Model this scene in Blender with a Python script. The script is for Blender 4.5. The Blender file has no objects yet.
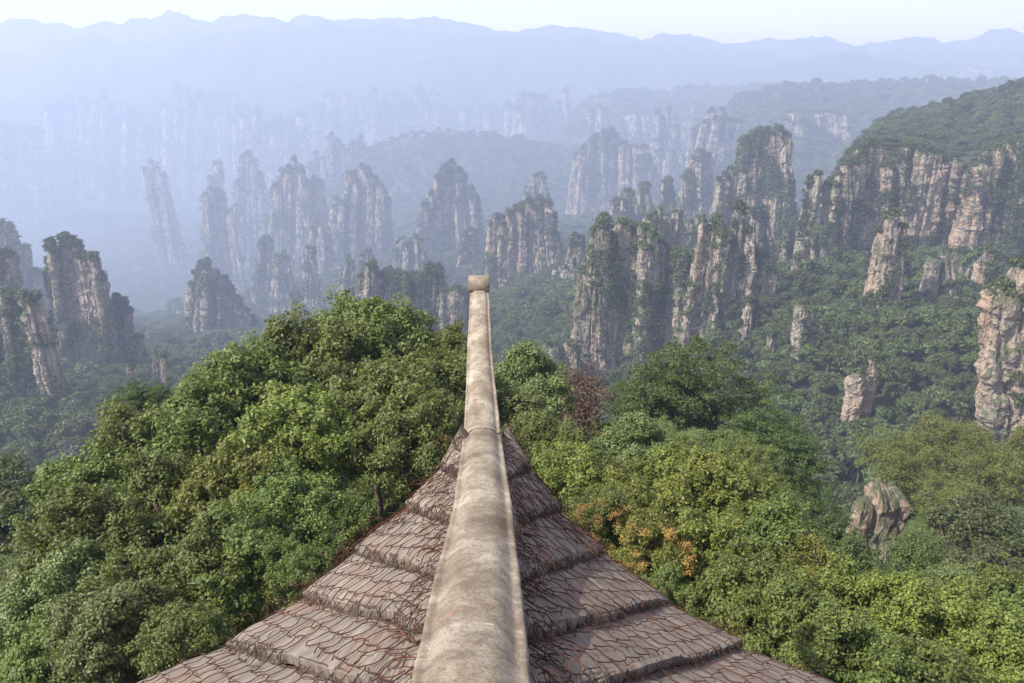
import bpy, math, random
import numpy as np
from mathutils import Vector
from mathutils.bvhtree import BVHTree

R = math.radians
C = bpy.context.scene.collection
sc = bpy.context.scene
W, H, F = 1024, 683, 796.0
PITCH = R(20.0)
cp, sp = math.cos(PITCH), math.sin(PITCH)
rng = np.random.default_rng(7)

# ------------------------------------------------------------------ projection helpers (used only to read real places off the photograph)
def ray(px, py):
    u = (px-512)/F; v = (py-341.5)/F
    return np.array([u, cp - v*sp, -sp - v*cp])
def PD(px, py, D):            # depth along the optical axis
    return ray(px, py)*D
WX = [0,60,110,240,480,620,750,1000,1300,2200,3200,4250,4600]
WY = [0,60,95,150,265,390,590,1120,1560,2560,2900,3250,3420]
def far(Y): return float(np.interp(Y, WX, WY))
def PY(px, py, Y):            # horizontal forward distance
    r = ray(px, py); return r*(Y/r[1])
def proj(P):
    P = np.atleast_2d(P)
    d = P[:,1]*cp - P[:,2]*sp
    v = (-P[:,1]*sp - P[:,2]*cp)/np.maximum(d, 1e-3)
    return 512+F*P[:,0]/np.maximum(d, 1e-3), 341.5+F*v, d

# ------------------------------------------------------------------ noise
def _h(ix, iy, iz, s):
    s = int(s) & 0xffff
    n = (ix.astype(np.int64)*374761393 + iy.astype(np.int64)*668265263 + iz.astype(np.int64)*2147483647 + s*1274126177) & 0xffffffff
    n = ((n ^ (n >> 13))*1274126177) & 0xffffffff
    n = ((n ^ (n >> 16))*1540483477) & 0xffffffff
    return ((n ^ (n >> 15)) & 0xffffff)/float(0xffffff)
def vn(P, s=0):
    i = np.floor(P).astype(np.int64); f = P-i; f = f*f*(3-2*f)
    out = 0
    for dx in (0,1):
        for dy in (0,1):
            for dz in (0,1):
                w = (f[...,0] if dx else 1-f[...,0])*(f[...,1] if dy else 1-f[...,1])*(f[...,2] if dz else 1-f[...,2])
                out = out + w*_h(i[...,0]+dx, i[...,1]+dy, i[...,2]+dz, s)
    return out
def fbm(P, s=0, o=4):
    a, t, out = 1.0, 0.0, 0.0
    for k in range(o):
        out = out + a*vn(P*(2.03**k) + 17.3*k, s+k); t += a; a *= .5
    return out/t

# ------------------------------------------------------------------ mesh helpers
def mesh_arr(name, V, quads=None, tris=None, smooth=False, uv=None):
    me = bpy.data.meshes.new(name)
    V = np.asarray(V, dtype=np.float32)
    q = np.zeros((0,4), int) if quads is None else np.asarray(quads).reshape(-1,4)
    t = np.zeros((0,3), int) if tris is None else np.asarray(tris).reshape(-1,3)
    me.vertices.add(len(V)); me.vertices.foreach_set('co', V.ravel())
    li = np.concatenate([q.ravel(), t.ravel()]).astype(np.int32)
    me.loops.add(len(li)); me.loops.foreach_set('vertex_index', li)
    tot = np.concatenate([np.full(len(q),4), np.full(len(t),3)]).astype(np.int32)
    me.polygons.add(len(tot))
    st = np.concatenate([[0], np.cumsum(tot)[:-1]]).astype(np.int32) if len(tot) else tot
    me.polygons.foreach_set('loop_start', st); me.polygons.foreach_set('loop_total', tot)
    me.polygons.foreach_set('use_smooth', np.full(len(tot), smooth))
    if uv is not None:
        l = me.uv_layers.new(name='UVMap'); l.data.foreach_set('uv', np.asarray(uv, np.float32)[li].ravel())
    me.update(calc_edges=True); me.validate()
    return me
def link(name, me, mat=None, parent=None):
    o = bpy.data.objects.new(name, me); C.objects.link(o)
    if mat is not None and me is not None and not me.materials: me.materials.append(mat)
    if parent is not None: o.parent = parent
    return o
def tag(o, label=None, cat=None, group=None, kind=None):
    if label: o['label'] = label
    if cat: o['category'] = cat
    if group: o['group'] = group
    if kind: o['kind'] = kind
    return o
def empty(name, loc=(0,0,0)):
    o = bpy.data.objects.new(name, None); C.objects.link(o); o.location = loc; o.empty_display_size = .2
    return o
class Acc:
    def __init__(s): s.V=[]; s.Q=[]; s.T=[]; s.n=0
    def add(s, V, Q=None, T=None):
        V = np.asarray(V, float)
        if Q is not None and len(Q): s.Q.append(np.asarray(Q)+s.n)
        if T is not None and len(T): s.T.append(np.asarray(T)+s.n)
        s.V.append(V); s.n += len(V)
    def mesh(s, name, smooth=False):
        return mesh_arr(name, np.concatenate(s.V), np.concatenate(s.Q) if s.Q else None, np.concatenate(s.T) if s.T else None, smooth)
def tube(acc, pts, rad, n=6, cap=True):
    pts = np.asarray(pts, float); m = len(pts)
    rad = np.broadcast_to(np.asarray(rad, float), (m,))
    tg = np.gradient(pts, axis=0); tg /= np.linalg.norm(tg, axis=1)[:,None]+1e-9
    up = np.array([.31,.17,.93]); a = np.cross(tg, up); a /= np.linalg.norm(a, axis=1)[:,None]+1e-9
    b = np.cross(tg, a); th = np.arange(n)*2*math.pi/n
    V = pts[:,None]+rad[:,None,None]*(np.cos(th)[None,:,None]*a[:,None]+np.sin(th)[None,:,None]*b[:,None])
    i = np.arange(m-1)[:,None]*n; j = np.arange(n)[None]; k = (j+1)%n
    Q = np.stack([i+j, i+k, i+n+k, i+n+j], -1).reshape(-1,4)
    V = V.reshape(-1,3)
    T = None
    if cap:
        V = np.concatenate([V, pts[:1], pts[-1:]])
        jj = np.arange(n); kk=(jj+1)%n
        T = np.concatenate([np.stack([kk, jj, np.full(n, m*n)], -1), np.stack([(m-1)*n+jj, (m-1)*n+kk, np.full(n, m*n+1)], -1)])
    acc.add(V, Q, T)
def grid_q(r, c):
    i = np.arange(r-1)[:,None]*c; j = np.arange(c-1)[None]
    return np.stack([i+j, i+j+1, i+c+j+1, i+c+j], -1).reshape(-1,4)

# ------------------------------------------------------------------ materials
def newmat(name):
    m = bpy.data.materials.new(name); m.use_nodes = True
    nt = m.node_tree; nt.nodes.clear(); return m, nt
class NB:
    def __init__(s, nt): s.nt = nt
    def n(s, t, **kw):
        x = s.nt.nodes.new(t)
        for k, v in kw.items():
            if k.startswith('i_'): x.inputs[k[2:].replace('_',' ')].default_value = v
            else: setattr(x, k, v)
        return x
    def l(s, a, b): s.nt.links.new(a, b)
    def noise(s, vec, scale, detail=5, rough=.55, dist=0):
        x = s.n('ShaderNodeTexNoise'); x.inputs['Scale'].default_value = scale; x.inputs['Detail'].default_value = detail
        x.inputs['Roughness'].default_value = rough; x.inputs['Distortion'].default_value = dist
        s.l(vec, x.inputs['Vector']); return x.outputs['Fac']
    def ramp(s, fac, stops):
        x = s.n('ShaderNodeValToRGB'); e = x.color_ramp.elements
        while len(e) < len(stops): e.new(.5)
        for k, (p, c) in enumerate(stops):
            e[k].position = p; e[k].color = (*c, 1) if len(c) == 3 else c
        s.l(fac, x.inputs['Fac']); return x.outputs['Color']
    def mix(s, fac, a, b, mode='MIX'):
        x = s.n('ShaderNodeMix', data_type='RGBA', blend_type=mode)
        for sock, v in ((x.inputs[0], fac), (x.inputs[6], a), (x.inputs[7], b)):
            if hasattr(v, 'links'): s.l(v, sock)
            else: sock.default_value = v if isinstance(v, (int, float)) else (*v, 1)
        return x.outputs[2]
    def math(s, op, a, b=0.0):
        x = s.n('ShaderNodeMath', operation=op)
        for k, v in ((0, a), (1, b)):
            if hasattr(v, 'links'): s.l(v, x.inputs[k])
            else: x.inputs[k].default_value = v
        return x.outputs[0]
    def mapv(s, vec, scale):
        x = s.n('ShaderNodeMapping'); x.inputs['Scale'].default_value = scale; s.l(vec, x.inputs['Vector']); return x.outputs[0]
    def bump(s, h, strength, dist):
        x = s.n('ShaderNodeBump'); x.inputs['Strength'].default_value = strength; x.inputs['Distance'].default_value = dist
        s.l(h, x.inputs['Height']); return x.outputs[0]
    def out(s, sh): o = s.n('ShaderNodeOutputMaterial'); s.l(sh, o.inputs['Surface'])
def bw(g): return (g, g, g)

def leaf_mat(name, cols, transl=.3, rough=.5, spec=.3):
    RV = .85 if 'forest' in name else .4
    m, nt = newmat(name); b = NB(nt)
    geo = b.n('ShaderNodeNewGeometry'); oi = b.n('ShaderNodeObjectInfo')
    k = len(cols)
    ri = b.ramp(geo.outputs['Random Per Island'], [(i/max(1,k-1), c) for i, c in enumerate(cols)])
    hsv = b.n('ShaderNodeHueSaturation')
    r2 = b.math('MULTIPLY_ADD', oi.outputs['Random'], .035); nt.nodes[-1].inputs[2].default_value = .470
    r3 = b.math('MULTIPLY_ADD', oi.outputs['Random'], RV); nt.nodes[-1].inputs[2].default_value = 1-RV*.5
    pos = b.noise(geo.outputs['Position'], .9, 3)
    r4 = b.math('MULTIPLY', r3, b.math('ADD', b.math('MULTIPLY', pos, .6), .7))
    b.l(r2, hsv.inputs['Hue']); b.l(r4, hsv.inputs['Value']); b.l(ri, hsv.inputs['Color'])
    p = b.n('ShaderNodeBsdfPrincipled'); b.l(hsv.outputs[0], p.inputs['Base Color'])
    p.inputs['Roughness'].default_value = rough; p.inputs['Specular IOR Level'].default_value = spec
    t = b.n('ShaderNodeBsdfTranslucent')
    tc = b.mix(.5, hsv.outputs[0], (.25,.32,.03)); b.l(tc, t.inputs['Color'])
    x = b.n('ShaderNodeMixShader'); x.inputs[0].default_value = transl
    b.l(p.outputs[0], x.inputs[1]); b.l(t.outputs[0], x.inputs[2]); b.out(x.outputs[0])
    return m
M = {}
M['leaf_green'] = leaf_mat('leaf_green', [(0.056, 0.089, 0.023), (0.086, 0.131, 0.032), (0.113, 0.158, 0.037), (0.154, 0.187, 0.042)])
M['leaf_lime']  = leaf_mat('leaf_lime',  [(0.077, 0.109, 0.027), (0.111, 0.148, 0.031), (0.154, 0.195, 0.04), (0.222, 0.241, 0.049)], .35)
M['leaf_pale']  = leaf_mat('leaf_pale',  [(0.08, 0.113, 0.035), (0.111, 0.148, 0.048), (0.15, 0.184, 0.063)], .25)
M['leaf_dark']  = leaf_mat('leaf_dark',  [(0.041, 0.063, 0.017), (0.062, 0.09, 0.025), (0.087, 0.112, 0.037)], .2)
M['leaf_brown'] = leaf_mat('leaf_brown', [(0.072, 0.047, 0.037), (0.109, 0.066, 0.053), (0.138, 0.093, 0.074), (0.072, 0.078, 0.043)], .2, .7, .1)
M['leaf_olive'] = leaf_mat('leaf_olive', [(0.054, 0.092, 0.018), (0.084, 0.123, 0.026), (0.114, 0.137, 0.035), (0.091, 0.077, 0.026)], .3)
M['blossom']    = leaf_mat('blossom',    [(.20,.13,.04),(.26,.15,.045),(.22,.17,.05)], .25, .7, .1)
M['needle']     = leaf_mat('needle',     [(.025,.05,.011),(.042,.074,.015),(.06,.10,.02)], .15, .5)
M['needle_gold']= leaf_mat('needle_gold',[(0.06, 0.078, 0.014), (0.094, 0.117, 0.018), (0.136, 0.148, 0.027)], .2, .5)
M['forest']     = leaf_mat('forest_leaves', [(0.033, 0.051, 0.014), (0.052, 0.074, 0.02), (0.075, 0.097, 0.028)], .12, .6, .2)
M['forest_far'] = leaf_mat('forest_far', [(0.033, 0.051, 0.014), (0.052, 0.07, 0.02), (0.079, 0.093, 0.026)], .1, .7, .1)

def simple_noise_mat(name, a, c, scale, rough=.85, bump=.3, dist=.02):
    m, nt = newmat(name); b = NB(nt)
    geo = b.n('ShaderNodeNewGeometry')
    f = b.noise(geo.outputs['Position'], scale, 6, .6)
    col = b.ramp(f, [(.3, a), (.7, c)])
    p = b.n('ShaderNodeBsdfPrincipled'); b.l(col, p.inputs['Base Color']); p.inputs['Roughness'].default_value = rough
    p.inputs['Specular IOR Level'].default_value = .2
    b.l(b.bump(f, bump, dist), p.inputs['Normal']); b.out(p.outputs[0]); return m
M['bark'] = simple_noise_mat('bark', (.07,.05,.035), (.16,.12,.085), 9)
M['ground'] = simple_noise_mat('ground_litter', (.028,.038,.016), (.06,.055,.028), .35, .95, .5, .3)
M['wood'] = simple_noise_mat('weathered_wood', (.10,.075,.05), (.2,.15,.11), 6)

def rock_mat(name, sc_, warm=.5, k=1.0):
    m, nt = newmat(name); b = NB(nt)
    geo = b.n('ShaderNodeNewGeometry'); P = geo.outputs['Position']
    big = b.noise(b.mapv(P, (1,1,.35)), .045/sc_, 5, .6)
    streak = b.noise(b.mapv(P, (1,1,.06)), .42/sc_, 5, .65)
    strat = b.noise(b.mapv(P, (.12,.12,1)), .5/sc_, 5, .7)
    fine = b.noise(P, 1.6/sc_, 6, .65)
    base = b.ramp(fine, [(.25,(.165*k,.143*k,.112*k)),(.5,(.32*k,.278*k,.218*k)),(.75,(.47*k,.415*k,.33*k))])
    wm = b.ramp(big, [(.50-.12*warm, bw(0)), (.72-.12*warm, bw(1))])
    col = b.mix(b.math('MULTIPLY', wm, .6), base, (.42*k,.28*k,.185*k))
    dk = b.ramp(streak, [(.36, bw(1)), (.50, bw(0))])
    col = b.mix(b.math('MULTIPLY', dk, .75), col, (.06,.056,.048))
    sd = b.ramp(strat, [(.34, bw(1)), (.43, bw(0))])
    col = b.mix(b.math('MULTIPLY', sd, .3), col, (.13,.11,.09))
    sx = b.n('ShaderNodeSeparateXYZ'); b.l(geo.outputs['Normal'], sx.inputs[0])
    mossn = b.noise(b.mapv(P, (1,1,.5)), .12/sc_, 5, .65)
    mf = b.math('ADD', b.math('MULTIPLY', sx.outputs['Z'], .35), mossn)
    moss = b.ramp(mf, [(.55, bw(0)), (.66, bw(1))])
    col = b.mix(b.math('MULTIPLY', moss, .85), col, (.05,.07,.028))
    p = b.n('ShaderNodeBsdfPrincipled'); b.l(col, p.inputs['Base Color']); p.inputs['Roughness'].default_value = .92
    p.inputs['Specular IOR Level'].default_value = .12
    hh = b.math('ADD', b.math('MULTIPLY', fine, .6), b.math('ADD', b.math('MULTIPLY', streak, 1.6), b.math('MULTIPLY', strat, .5)))
    b.l(b.bump(hh, .8, 1.6*sc_), p.inputs['Normal']); b.out(p.outputs[0]); return m
M['rock'] = rock_mat('sandstone_grey', 1.0, .35)
M['rock_warm'] = rock_mat('sandstone_warm', 1.0, 1.0)
M['rock_orange'] = rock_mat('sandstone_orange', .8, 1.7, 1.05)
M['rock_far'] = rock_mat('sandstone_far', 2.6, 1.5, 1.15)
M['rock_near'] = rock_mat('sandstone_near', .2, 1.1)

def concrete_mat():
    m, nt = newmat('worn_concrete'); b = NB(nt)
    tc = b.n('ShaderNodeNewGeometry'); P = tc.outputs['Position']
    a = b.noise(P, 3.4, 7, .7, .2); g = b.noise(P, 85, 5, .75); c = b.noise(P, 17, 8, .78, .1)
    col = b.ramp(a, [(.36,(.14,.11,.075)),(.50,(.25,.212,.157)),(.63,(.37,.33,.255))])
    sp_ = b.ramp(g, [(.34,(.62,.58,.53)),(.52,(1,1,1)),(.75,(1.0,.98,.92))])
    col = b.mix(1.0, col, sp_, 'MULTIPLY')
    st = b.ramp(c, [(.49, bw(0)), (.58, bw(1))])
    col = b.mix(b.math('MULTIPLY', st, .62), col, (.13,.105,.075))
    # a few small faded red paint drips and one white scrape on the near part of the ridge
    for (pos, r_, cc, s_) in SPOTS:
        mp = b.n('ShaderNodeVectorMath', operation='SUBTRACT'); b.l(P, mp.inputs[0]); mp.inputs[1].default_value = pos
        sc_ = b.n('ShaderNodeVectorMath', operation='MULTIPLY'); b.l(mp.outputs[0], sc_.inputs[0]); sc_.inputs[1].default_value = s_
        ln = b.n('ShaderNodeVectorMath', operation='LENGTH'); b.l(sc_.outputs[0], ln.inputs[0])
        d = b.math('ADD', ln.outputs['Value'], b.math('MULTIPLY', b.noise(P, 110, 2), r_*.9))
        mk = b.ramp(b.math('DIVIDE', d, r_*2), [(.5, bw(1)), (.68, bw(0))])
        col = b.mix(b.math('MULTIPLY', mk, .65), col, cc)
    p = b.n('ShaderNodeBsdfPrincipled'); b.l(col, p.inputs['Base Color']); p.inputs['Roughness'].default_value = .9
    p.inputs['Specular IOR Level'].default_value = .25
    hh = b.math('ADD', b.math('MULTIPLY', g, .8), b.math('MULTIPLY', c, .9))
    b.l(b.bump(hh, .9, .010), p.inputs['Normal']); b.out(p.outputs[0]); return m
def slab_mat():
    m, nt = newmat('weathered_shingle'); b = NB(nt)
    tc = b.n('ShaderNodeTexCoord'); U = tc.outputs['UV']
    geo = b.n('ShaderNodeNewGeometry')
    gr = b.noise(b.mapv(U, (60, 3.5, 1)), 1.0, 6, .7, .4)      # grain runs across the strip
    mid = b.noise(b.mapv(U, (9, 1.6, 1)), 1.0, 4, .6)
    blot = b.noise(geo.outputs['Position'], 3.2, 5, .6)
    col = b.ramp(gr, [(.28,(.08,.066,.05)),(.48,(.19,.162,.125)),(.72,(.33,.288,.225))])
    md = b.ramp(mid, [(.3,(.55,.5,.46)),(.6,(1,1,1))])
    col = b.mix(1.0, col, md, 'MULTIPLY')
    ru = b.ramp(blot, [(.52, bw(0)), (.66, bw(1))])
    col = b.mix(b.math('MULTIPLY', ru, .3), col, (.20,.085,.04))
    p = b.n('ShaderNodeBsdfPrincipled'); b.l(col, p.inputs['Base Color']); p.inputs['Roughness'].default_value = .85
    b.l(b.bump(b.math('ADD', gr, mid), .9, .012), p.inputs['Normal']); b.out(p.outputs[0]); return m
M['rust'] = simple_noise_mat('rusty_wire', (.022,.012,.010), (.10,.036,.018), 7, .8, .2, .001)
M['dark_wire'] = simple_noise_mat('dark_wire', (.03,.026,.022), (.10,.07,.05), 9, .7, .2, .001)
M['slab'] = slab_mat()

# ------------------------------------------------------------------ terrain
CT = [ # px, py, forward distance (canopy level; ground is ~6 m lower)
 (820,505,190),(850,560,150),(790,560,165),(760,475,230),(860,435,255),(950,405,265),(900,350,330),(1010,335,300),(960,295,400),(870,295,430),(780,305,430),
 (760,365,330),(700,405,350),(820,265,520),(740,285,500),(640,395,430),(560,385,480),(930,262,520),(1000,272,480),(1080,300,460),(1100,380,300),
 (700,235,720),(650,255,680),(600,300,620),(540,310,640),(560,345,560),(780,215,760),(850,215,850),(500,350,520),
 (430,300,800),(470,330,640),(390,265,900),(330,320,800),(280,325,850),(240,345,700),(200,360,640),(420,330,620),(350,345,600),
 (150,330,1050),(100,300,1250),(200,285,1300),(40,330,850),(-60,350,700),(0,485,240),(60,455,290),(30,405,370),(140,395,440),(100,430,340),(200,385,520),
 (100,222,2000),(300,215,2000),(450,225,1250),(560,225,1150),(640,190,1250),(700,175,1250),(0,225,2000),(-150,240,1900),(500,190,1800),(-100,470,260),(-250,400,500),
 (1000,470,190),(1080,470,170),(900,200,1000),(1050,200,1000),(450,190,2100),(700,130,2000),(900,120,2100),(250,245,1600),(1200,300,600),(1300,150,1500)]
cpts = [PY(c[0], c[1], far(c[2]))-np.array([0,0,4.5]) for c in CT]
cpts += [np.array(v,float) for v in [(0,-200,-150),(-300,-100,-220),(300,-100,-190),(0,-900,-300),(-900,0,-330),(900,0,-250),(-3500,2000,-380),(3500,2000,-200),
    (-3500,4500,-380),(3500,4500,-300),(0,4500,-300),(-3500,-300,-380),(3500,-300,-300),(-1500,3000,-400),(1500,3000,-250),(-90,120,-150),(-30,150,-150)]]
cpts = np.array(cpts)
def _solve(c):
    n = len(c); S = 100.0
    K = np.linalg.norm(c[:,None,:2]-c[None,:,:2], axis=2)/S
    A = np.zeros((n+3,n+3)); A[:n,:n] = K + np.eye(n)*(-.02)
    A[:n,n] = 1; A[:n,n+1:] = c[:,:2]/S; A[n,:n] = 1; A[n+1:,:n] = (c[:,:2]/S).T
    rhs = np.zeros(n+3); rhs[:n] = c[:,2]
    return np.linalg.solve(A, rhs)
_w = _solve(cpts)
def valley(x, y):
    x = np.asarray(x, float); sh = x.shape; xf = x.ravel(); yf = np.asarray(y, float).ravel(); out = np.empty(len(xf)); n = len(cpts)
    for i in range(0, len(xf), 20000):
        q = np.stack([xf[i:i+20000], yf[i:i+20000]], 1)
        K = np.linalg.norm(q[:,None]-cpts[None,:,:2], axis=2)/100.0
        out[i:i+20000] = K@_w[:n] + _w[n] + (q/100.0)@_w[n+1:]
    return out.reshape(sh)
def knoll(x, y):
    r = np.hypot(x, y); az = np.arctan2(x, np.maximum(y, .01))
    right = np.clip((az+.05)/.35, 0, 1); right = right*right*(3-2*right)
    back = np.clip(-y/20, 0, 1)
    mid = np.clip((az-.02)/.08, 0, 1)*np.clip((.36-az)/.08, 0, 1)
    lim = 26+18*mid-9*np.clip((az-.30)/.1, 0, 1)
    base = -5.3 - .33*np.minimum(r, 26) - (.43+.07*right)*np.clip(r-26, 0, 62)*1.0
    return base - (1.9-.5*right)*np.clip(r-lim, 0, None)*(1-.5*back) - .10*np.clip(-x, 0, 30)
def spur(x, y):
    z = -24.5-.25*y-.05*np.clip(x-30, 0, 40)
    z = z-3.5*np.clip(.565*y+.5-x, 0, None)-1.6*np.clip(y-82, 0, None)-.9*np.clip(38-y, 0, None)-1.2*np.clip(x-75, 0, None)
    return z
def ground(x, y):
    x = np.asarray(x, float); y = np.asarray(y, float)
    P = np.stack([x, y, x*0], -1); r = np.hypot(x, y)
    v = valley(x, y) + (fbm(P/45, 3)-.5)*22*np.clip(r/500, 0, 2) + (fbm(P/12, 9, 3)-.5)*4*np.clip(r/300, 0, 1)
    v = np.minimum(v, -50)
    k = np.maximum(knoll(x, y), spur(x, y)) + (fbm(P/5, 5, 3)-.5)*.8
    return np.maximum(v, k)
YB, XB = 3440., 2700.
ths = np.concatenate([np.linspace(-math.pi, -R(50), 26)[:-1], np.linspace(-R(50), R(50), 301), np.linspace(R(50), math.pi, 26)[1:]])
rs = np.concatenate([[0.01], np.geomspace(1.5, 6200, 330)])
TH, RR = np.meshgrid(ths, rs)
GX = np.clip(RR*np.sin(TH), -XB, XB); GY = np.clip(RR*np.cos(TH), -600, YB)
GZ = ground(GX, GY)
g = link('ground', mesh_arr('ground', np.stack([GX, GY, GZ], -1).reshape(-1,3), grid_q(len(rs), len(ths)), smooth=True), M['ground'])
tag(g, 'steep forested slopes and valley floor between the sandstone pillars', 'ground', kind='structure')
zmin = GZ.min()

# ------------------------------------------------------------------ hills (lofted ridges and plateaus)
tree_surf = []     # (points array rows) surfaces that carry forest
def loft(label, rows, n=140, amp=14, fs=90, sub=14, seed=1, tree_rows=None, name='hill', sil=3.0):
    """rows: list of (list of (px,py), Y) from the front foot to the back"""
    xs = np.linspace(max(r[0][0][0] for r in rows), min(r[0][-1][0] for r in rows), n)
    L = []
    for pts, Y in rows:
        p = np.array(pts, float); yy = np.interp(xs, p[:,0], p[:,1])
        yv = np.full(n, far(Y))
        L.append(np.array([PY(a, b_, c) for a, b_, c in zip(xs, yy, yv)]))
    G = []
    for a, b_ in zip(L[:-1], L[1:]):
        for k in range(sub): G.append(a+(b_-a)*k/sub)
    G.append(L[-1]); G = np.array(G)
    rowid = np.arange(len(G))/sub
    d = (fbm(G/fs, seed)-.5)*2
    crest = np.exp(-((rowid-(len(rows)-2))/.35)**2)[:,None]
    G[...,2] += d*amp*(1-.8*crest) + (fbm(G/(fs*.22), seed+7, 3)-.5)*sil*2
    G[...,1] += (fbm(G/fs+31, seed+3)-.5)*amp*1.2
    o = link(name, mesh_arr(name, G.reshape(-1,3), grid_q(G.shape[0], n), smooth=True), M['ground'])
    tag(o, label, 'hill', kind='structure')
    tree_surf.append((G, rowid, tree_rows))
    return G
back = lambda pts, dy: [(a, b_+dy) for a, b_ in pts]
cr1 = [(835,185),(848,160),(862,143),(880,126),(905,118),(940,108),(980,98),(1024,88),(1120,66),(1250,60)]
ct1 = [(835,190),(850,165),(870,150),(887,150),(918,153),(944,163),(970,163),(1009,152),(1024,150),(1120,150),(1250,160)]
bs1 = [(835,250),(1250,300)]
loft('forested plateau above the big cliff at right', [(bs1,560),(ct1,600),(cr1,700),(back(cr1,40),860)], amp=4, fs=40, seed=11, sil=1.5)
cr2 = [(690,170),(705,150),(718,128),(726,112),(740,98),(770,91),(820,87),(880,87),(930,84),(980,84),(1024,85),(1250,80)]
loft('long forested plateau behind the cliff at right', [([(690,235),(800,220),(1250,230)],950),([(690,190),(760,150),(800,128),(850,130),(1250,140)],1120),(cr2,1280),(back(cr2,25),1600)], amp=11, fs=90, seed=12)
cr3 = [(470,190),(520,165),(560,140),(578,110),(590,100),(615,95),(650,95),(700,92),(760,90),(900,88),(1100,90)]
loft('hazy forested plateau beyond the middle cliffs', [([(470,235),(600,200),(1100,170)],1500),([(470,200),(560,165),(600,150),(1100,140)],1650),(cr3,1850),(back(cr3,20),2200)], amp=16, fs=120, seed=13)
cr4 = [(250,205),(300,180),(325,165),(352,150),(372,150),(400,140),(440,134),(480,137),(530,142),(570,150),(620,165),(690,175)]
loft('forested ridge in the blue haze behind the middle pillars', [([(250,290),(420,265),(690,225)],1120),([(250,245),(440,200),(690,200)],1300),(cr4,1500),(back(cr4,30),1750)], amp=26, fs=90, seed=14, sil=12)
cr5 = [(-160,60),(-40,50),(0,50),(25,54),(45,42),(60,36),(100,35),(120,42),(150,40),(180,32),(230,28),(300,22),(330,27),(420,31),(520,38),(600,42),(680,50),(760,54),(900,52),(1024,48),(1250,40)]
loft('far mountain range over the hazy cliff wall', [([(-160,235),(600,215),(1250,190)],2200),([(-160,120),(0,115),(300,105),(560,100),(1250,100)],2420),(cr5,3200),(back(cr5,25),3700)], n=260, amp=60, fs=200, seed=15, name='mountain', sil=34)
cr6 = [(-160,25),(0,19),(35,21),(80,27),(110,24),(145,21),(170,14),(195,18),(225,20),(260,21),(300,17),(340,23),(380,16),(420,20),(449,21),(491,29),(540,30),(583,28),(632,35),(668,38),(717,40),(747,43),(820,38),(863,44),(930,37),(960,40),(997,32),(1024,34),(1250,30)]
loft('farthest skyline of pale blue mountains', [([(-160,80),(1250,80)],3600),(back(cr6,22),3950),(cr6,4250),(back(cr6,20),4600)], n=300, amp=20, fs=260, seed=16, name='mountain', sil=34)
cr7 = [(600,95),(660,82),(720,72),(745,68),(765,68),(790,63),(820,53),(851,51),(880,59),(920,63),(960,66),(1024,70),(1250,70)]
loft('hazy rounded mountain above the right plateau', [([(600,150),(1250,150)],1950),([(600,110),(1250,105)],2200),(cr7,2500),(back(cr7,20),2900)], n=160, amp=20, fs=160, seed=17, name='mountain', sil=16)

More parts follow.
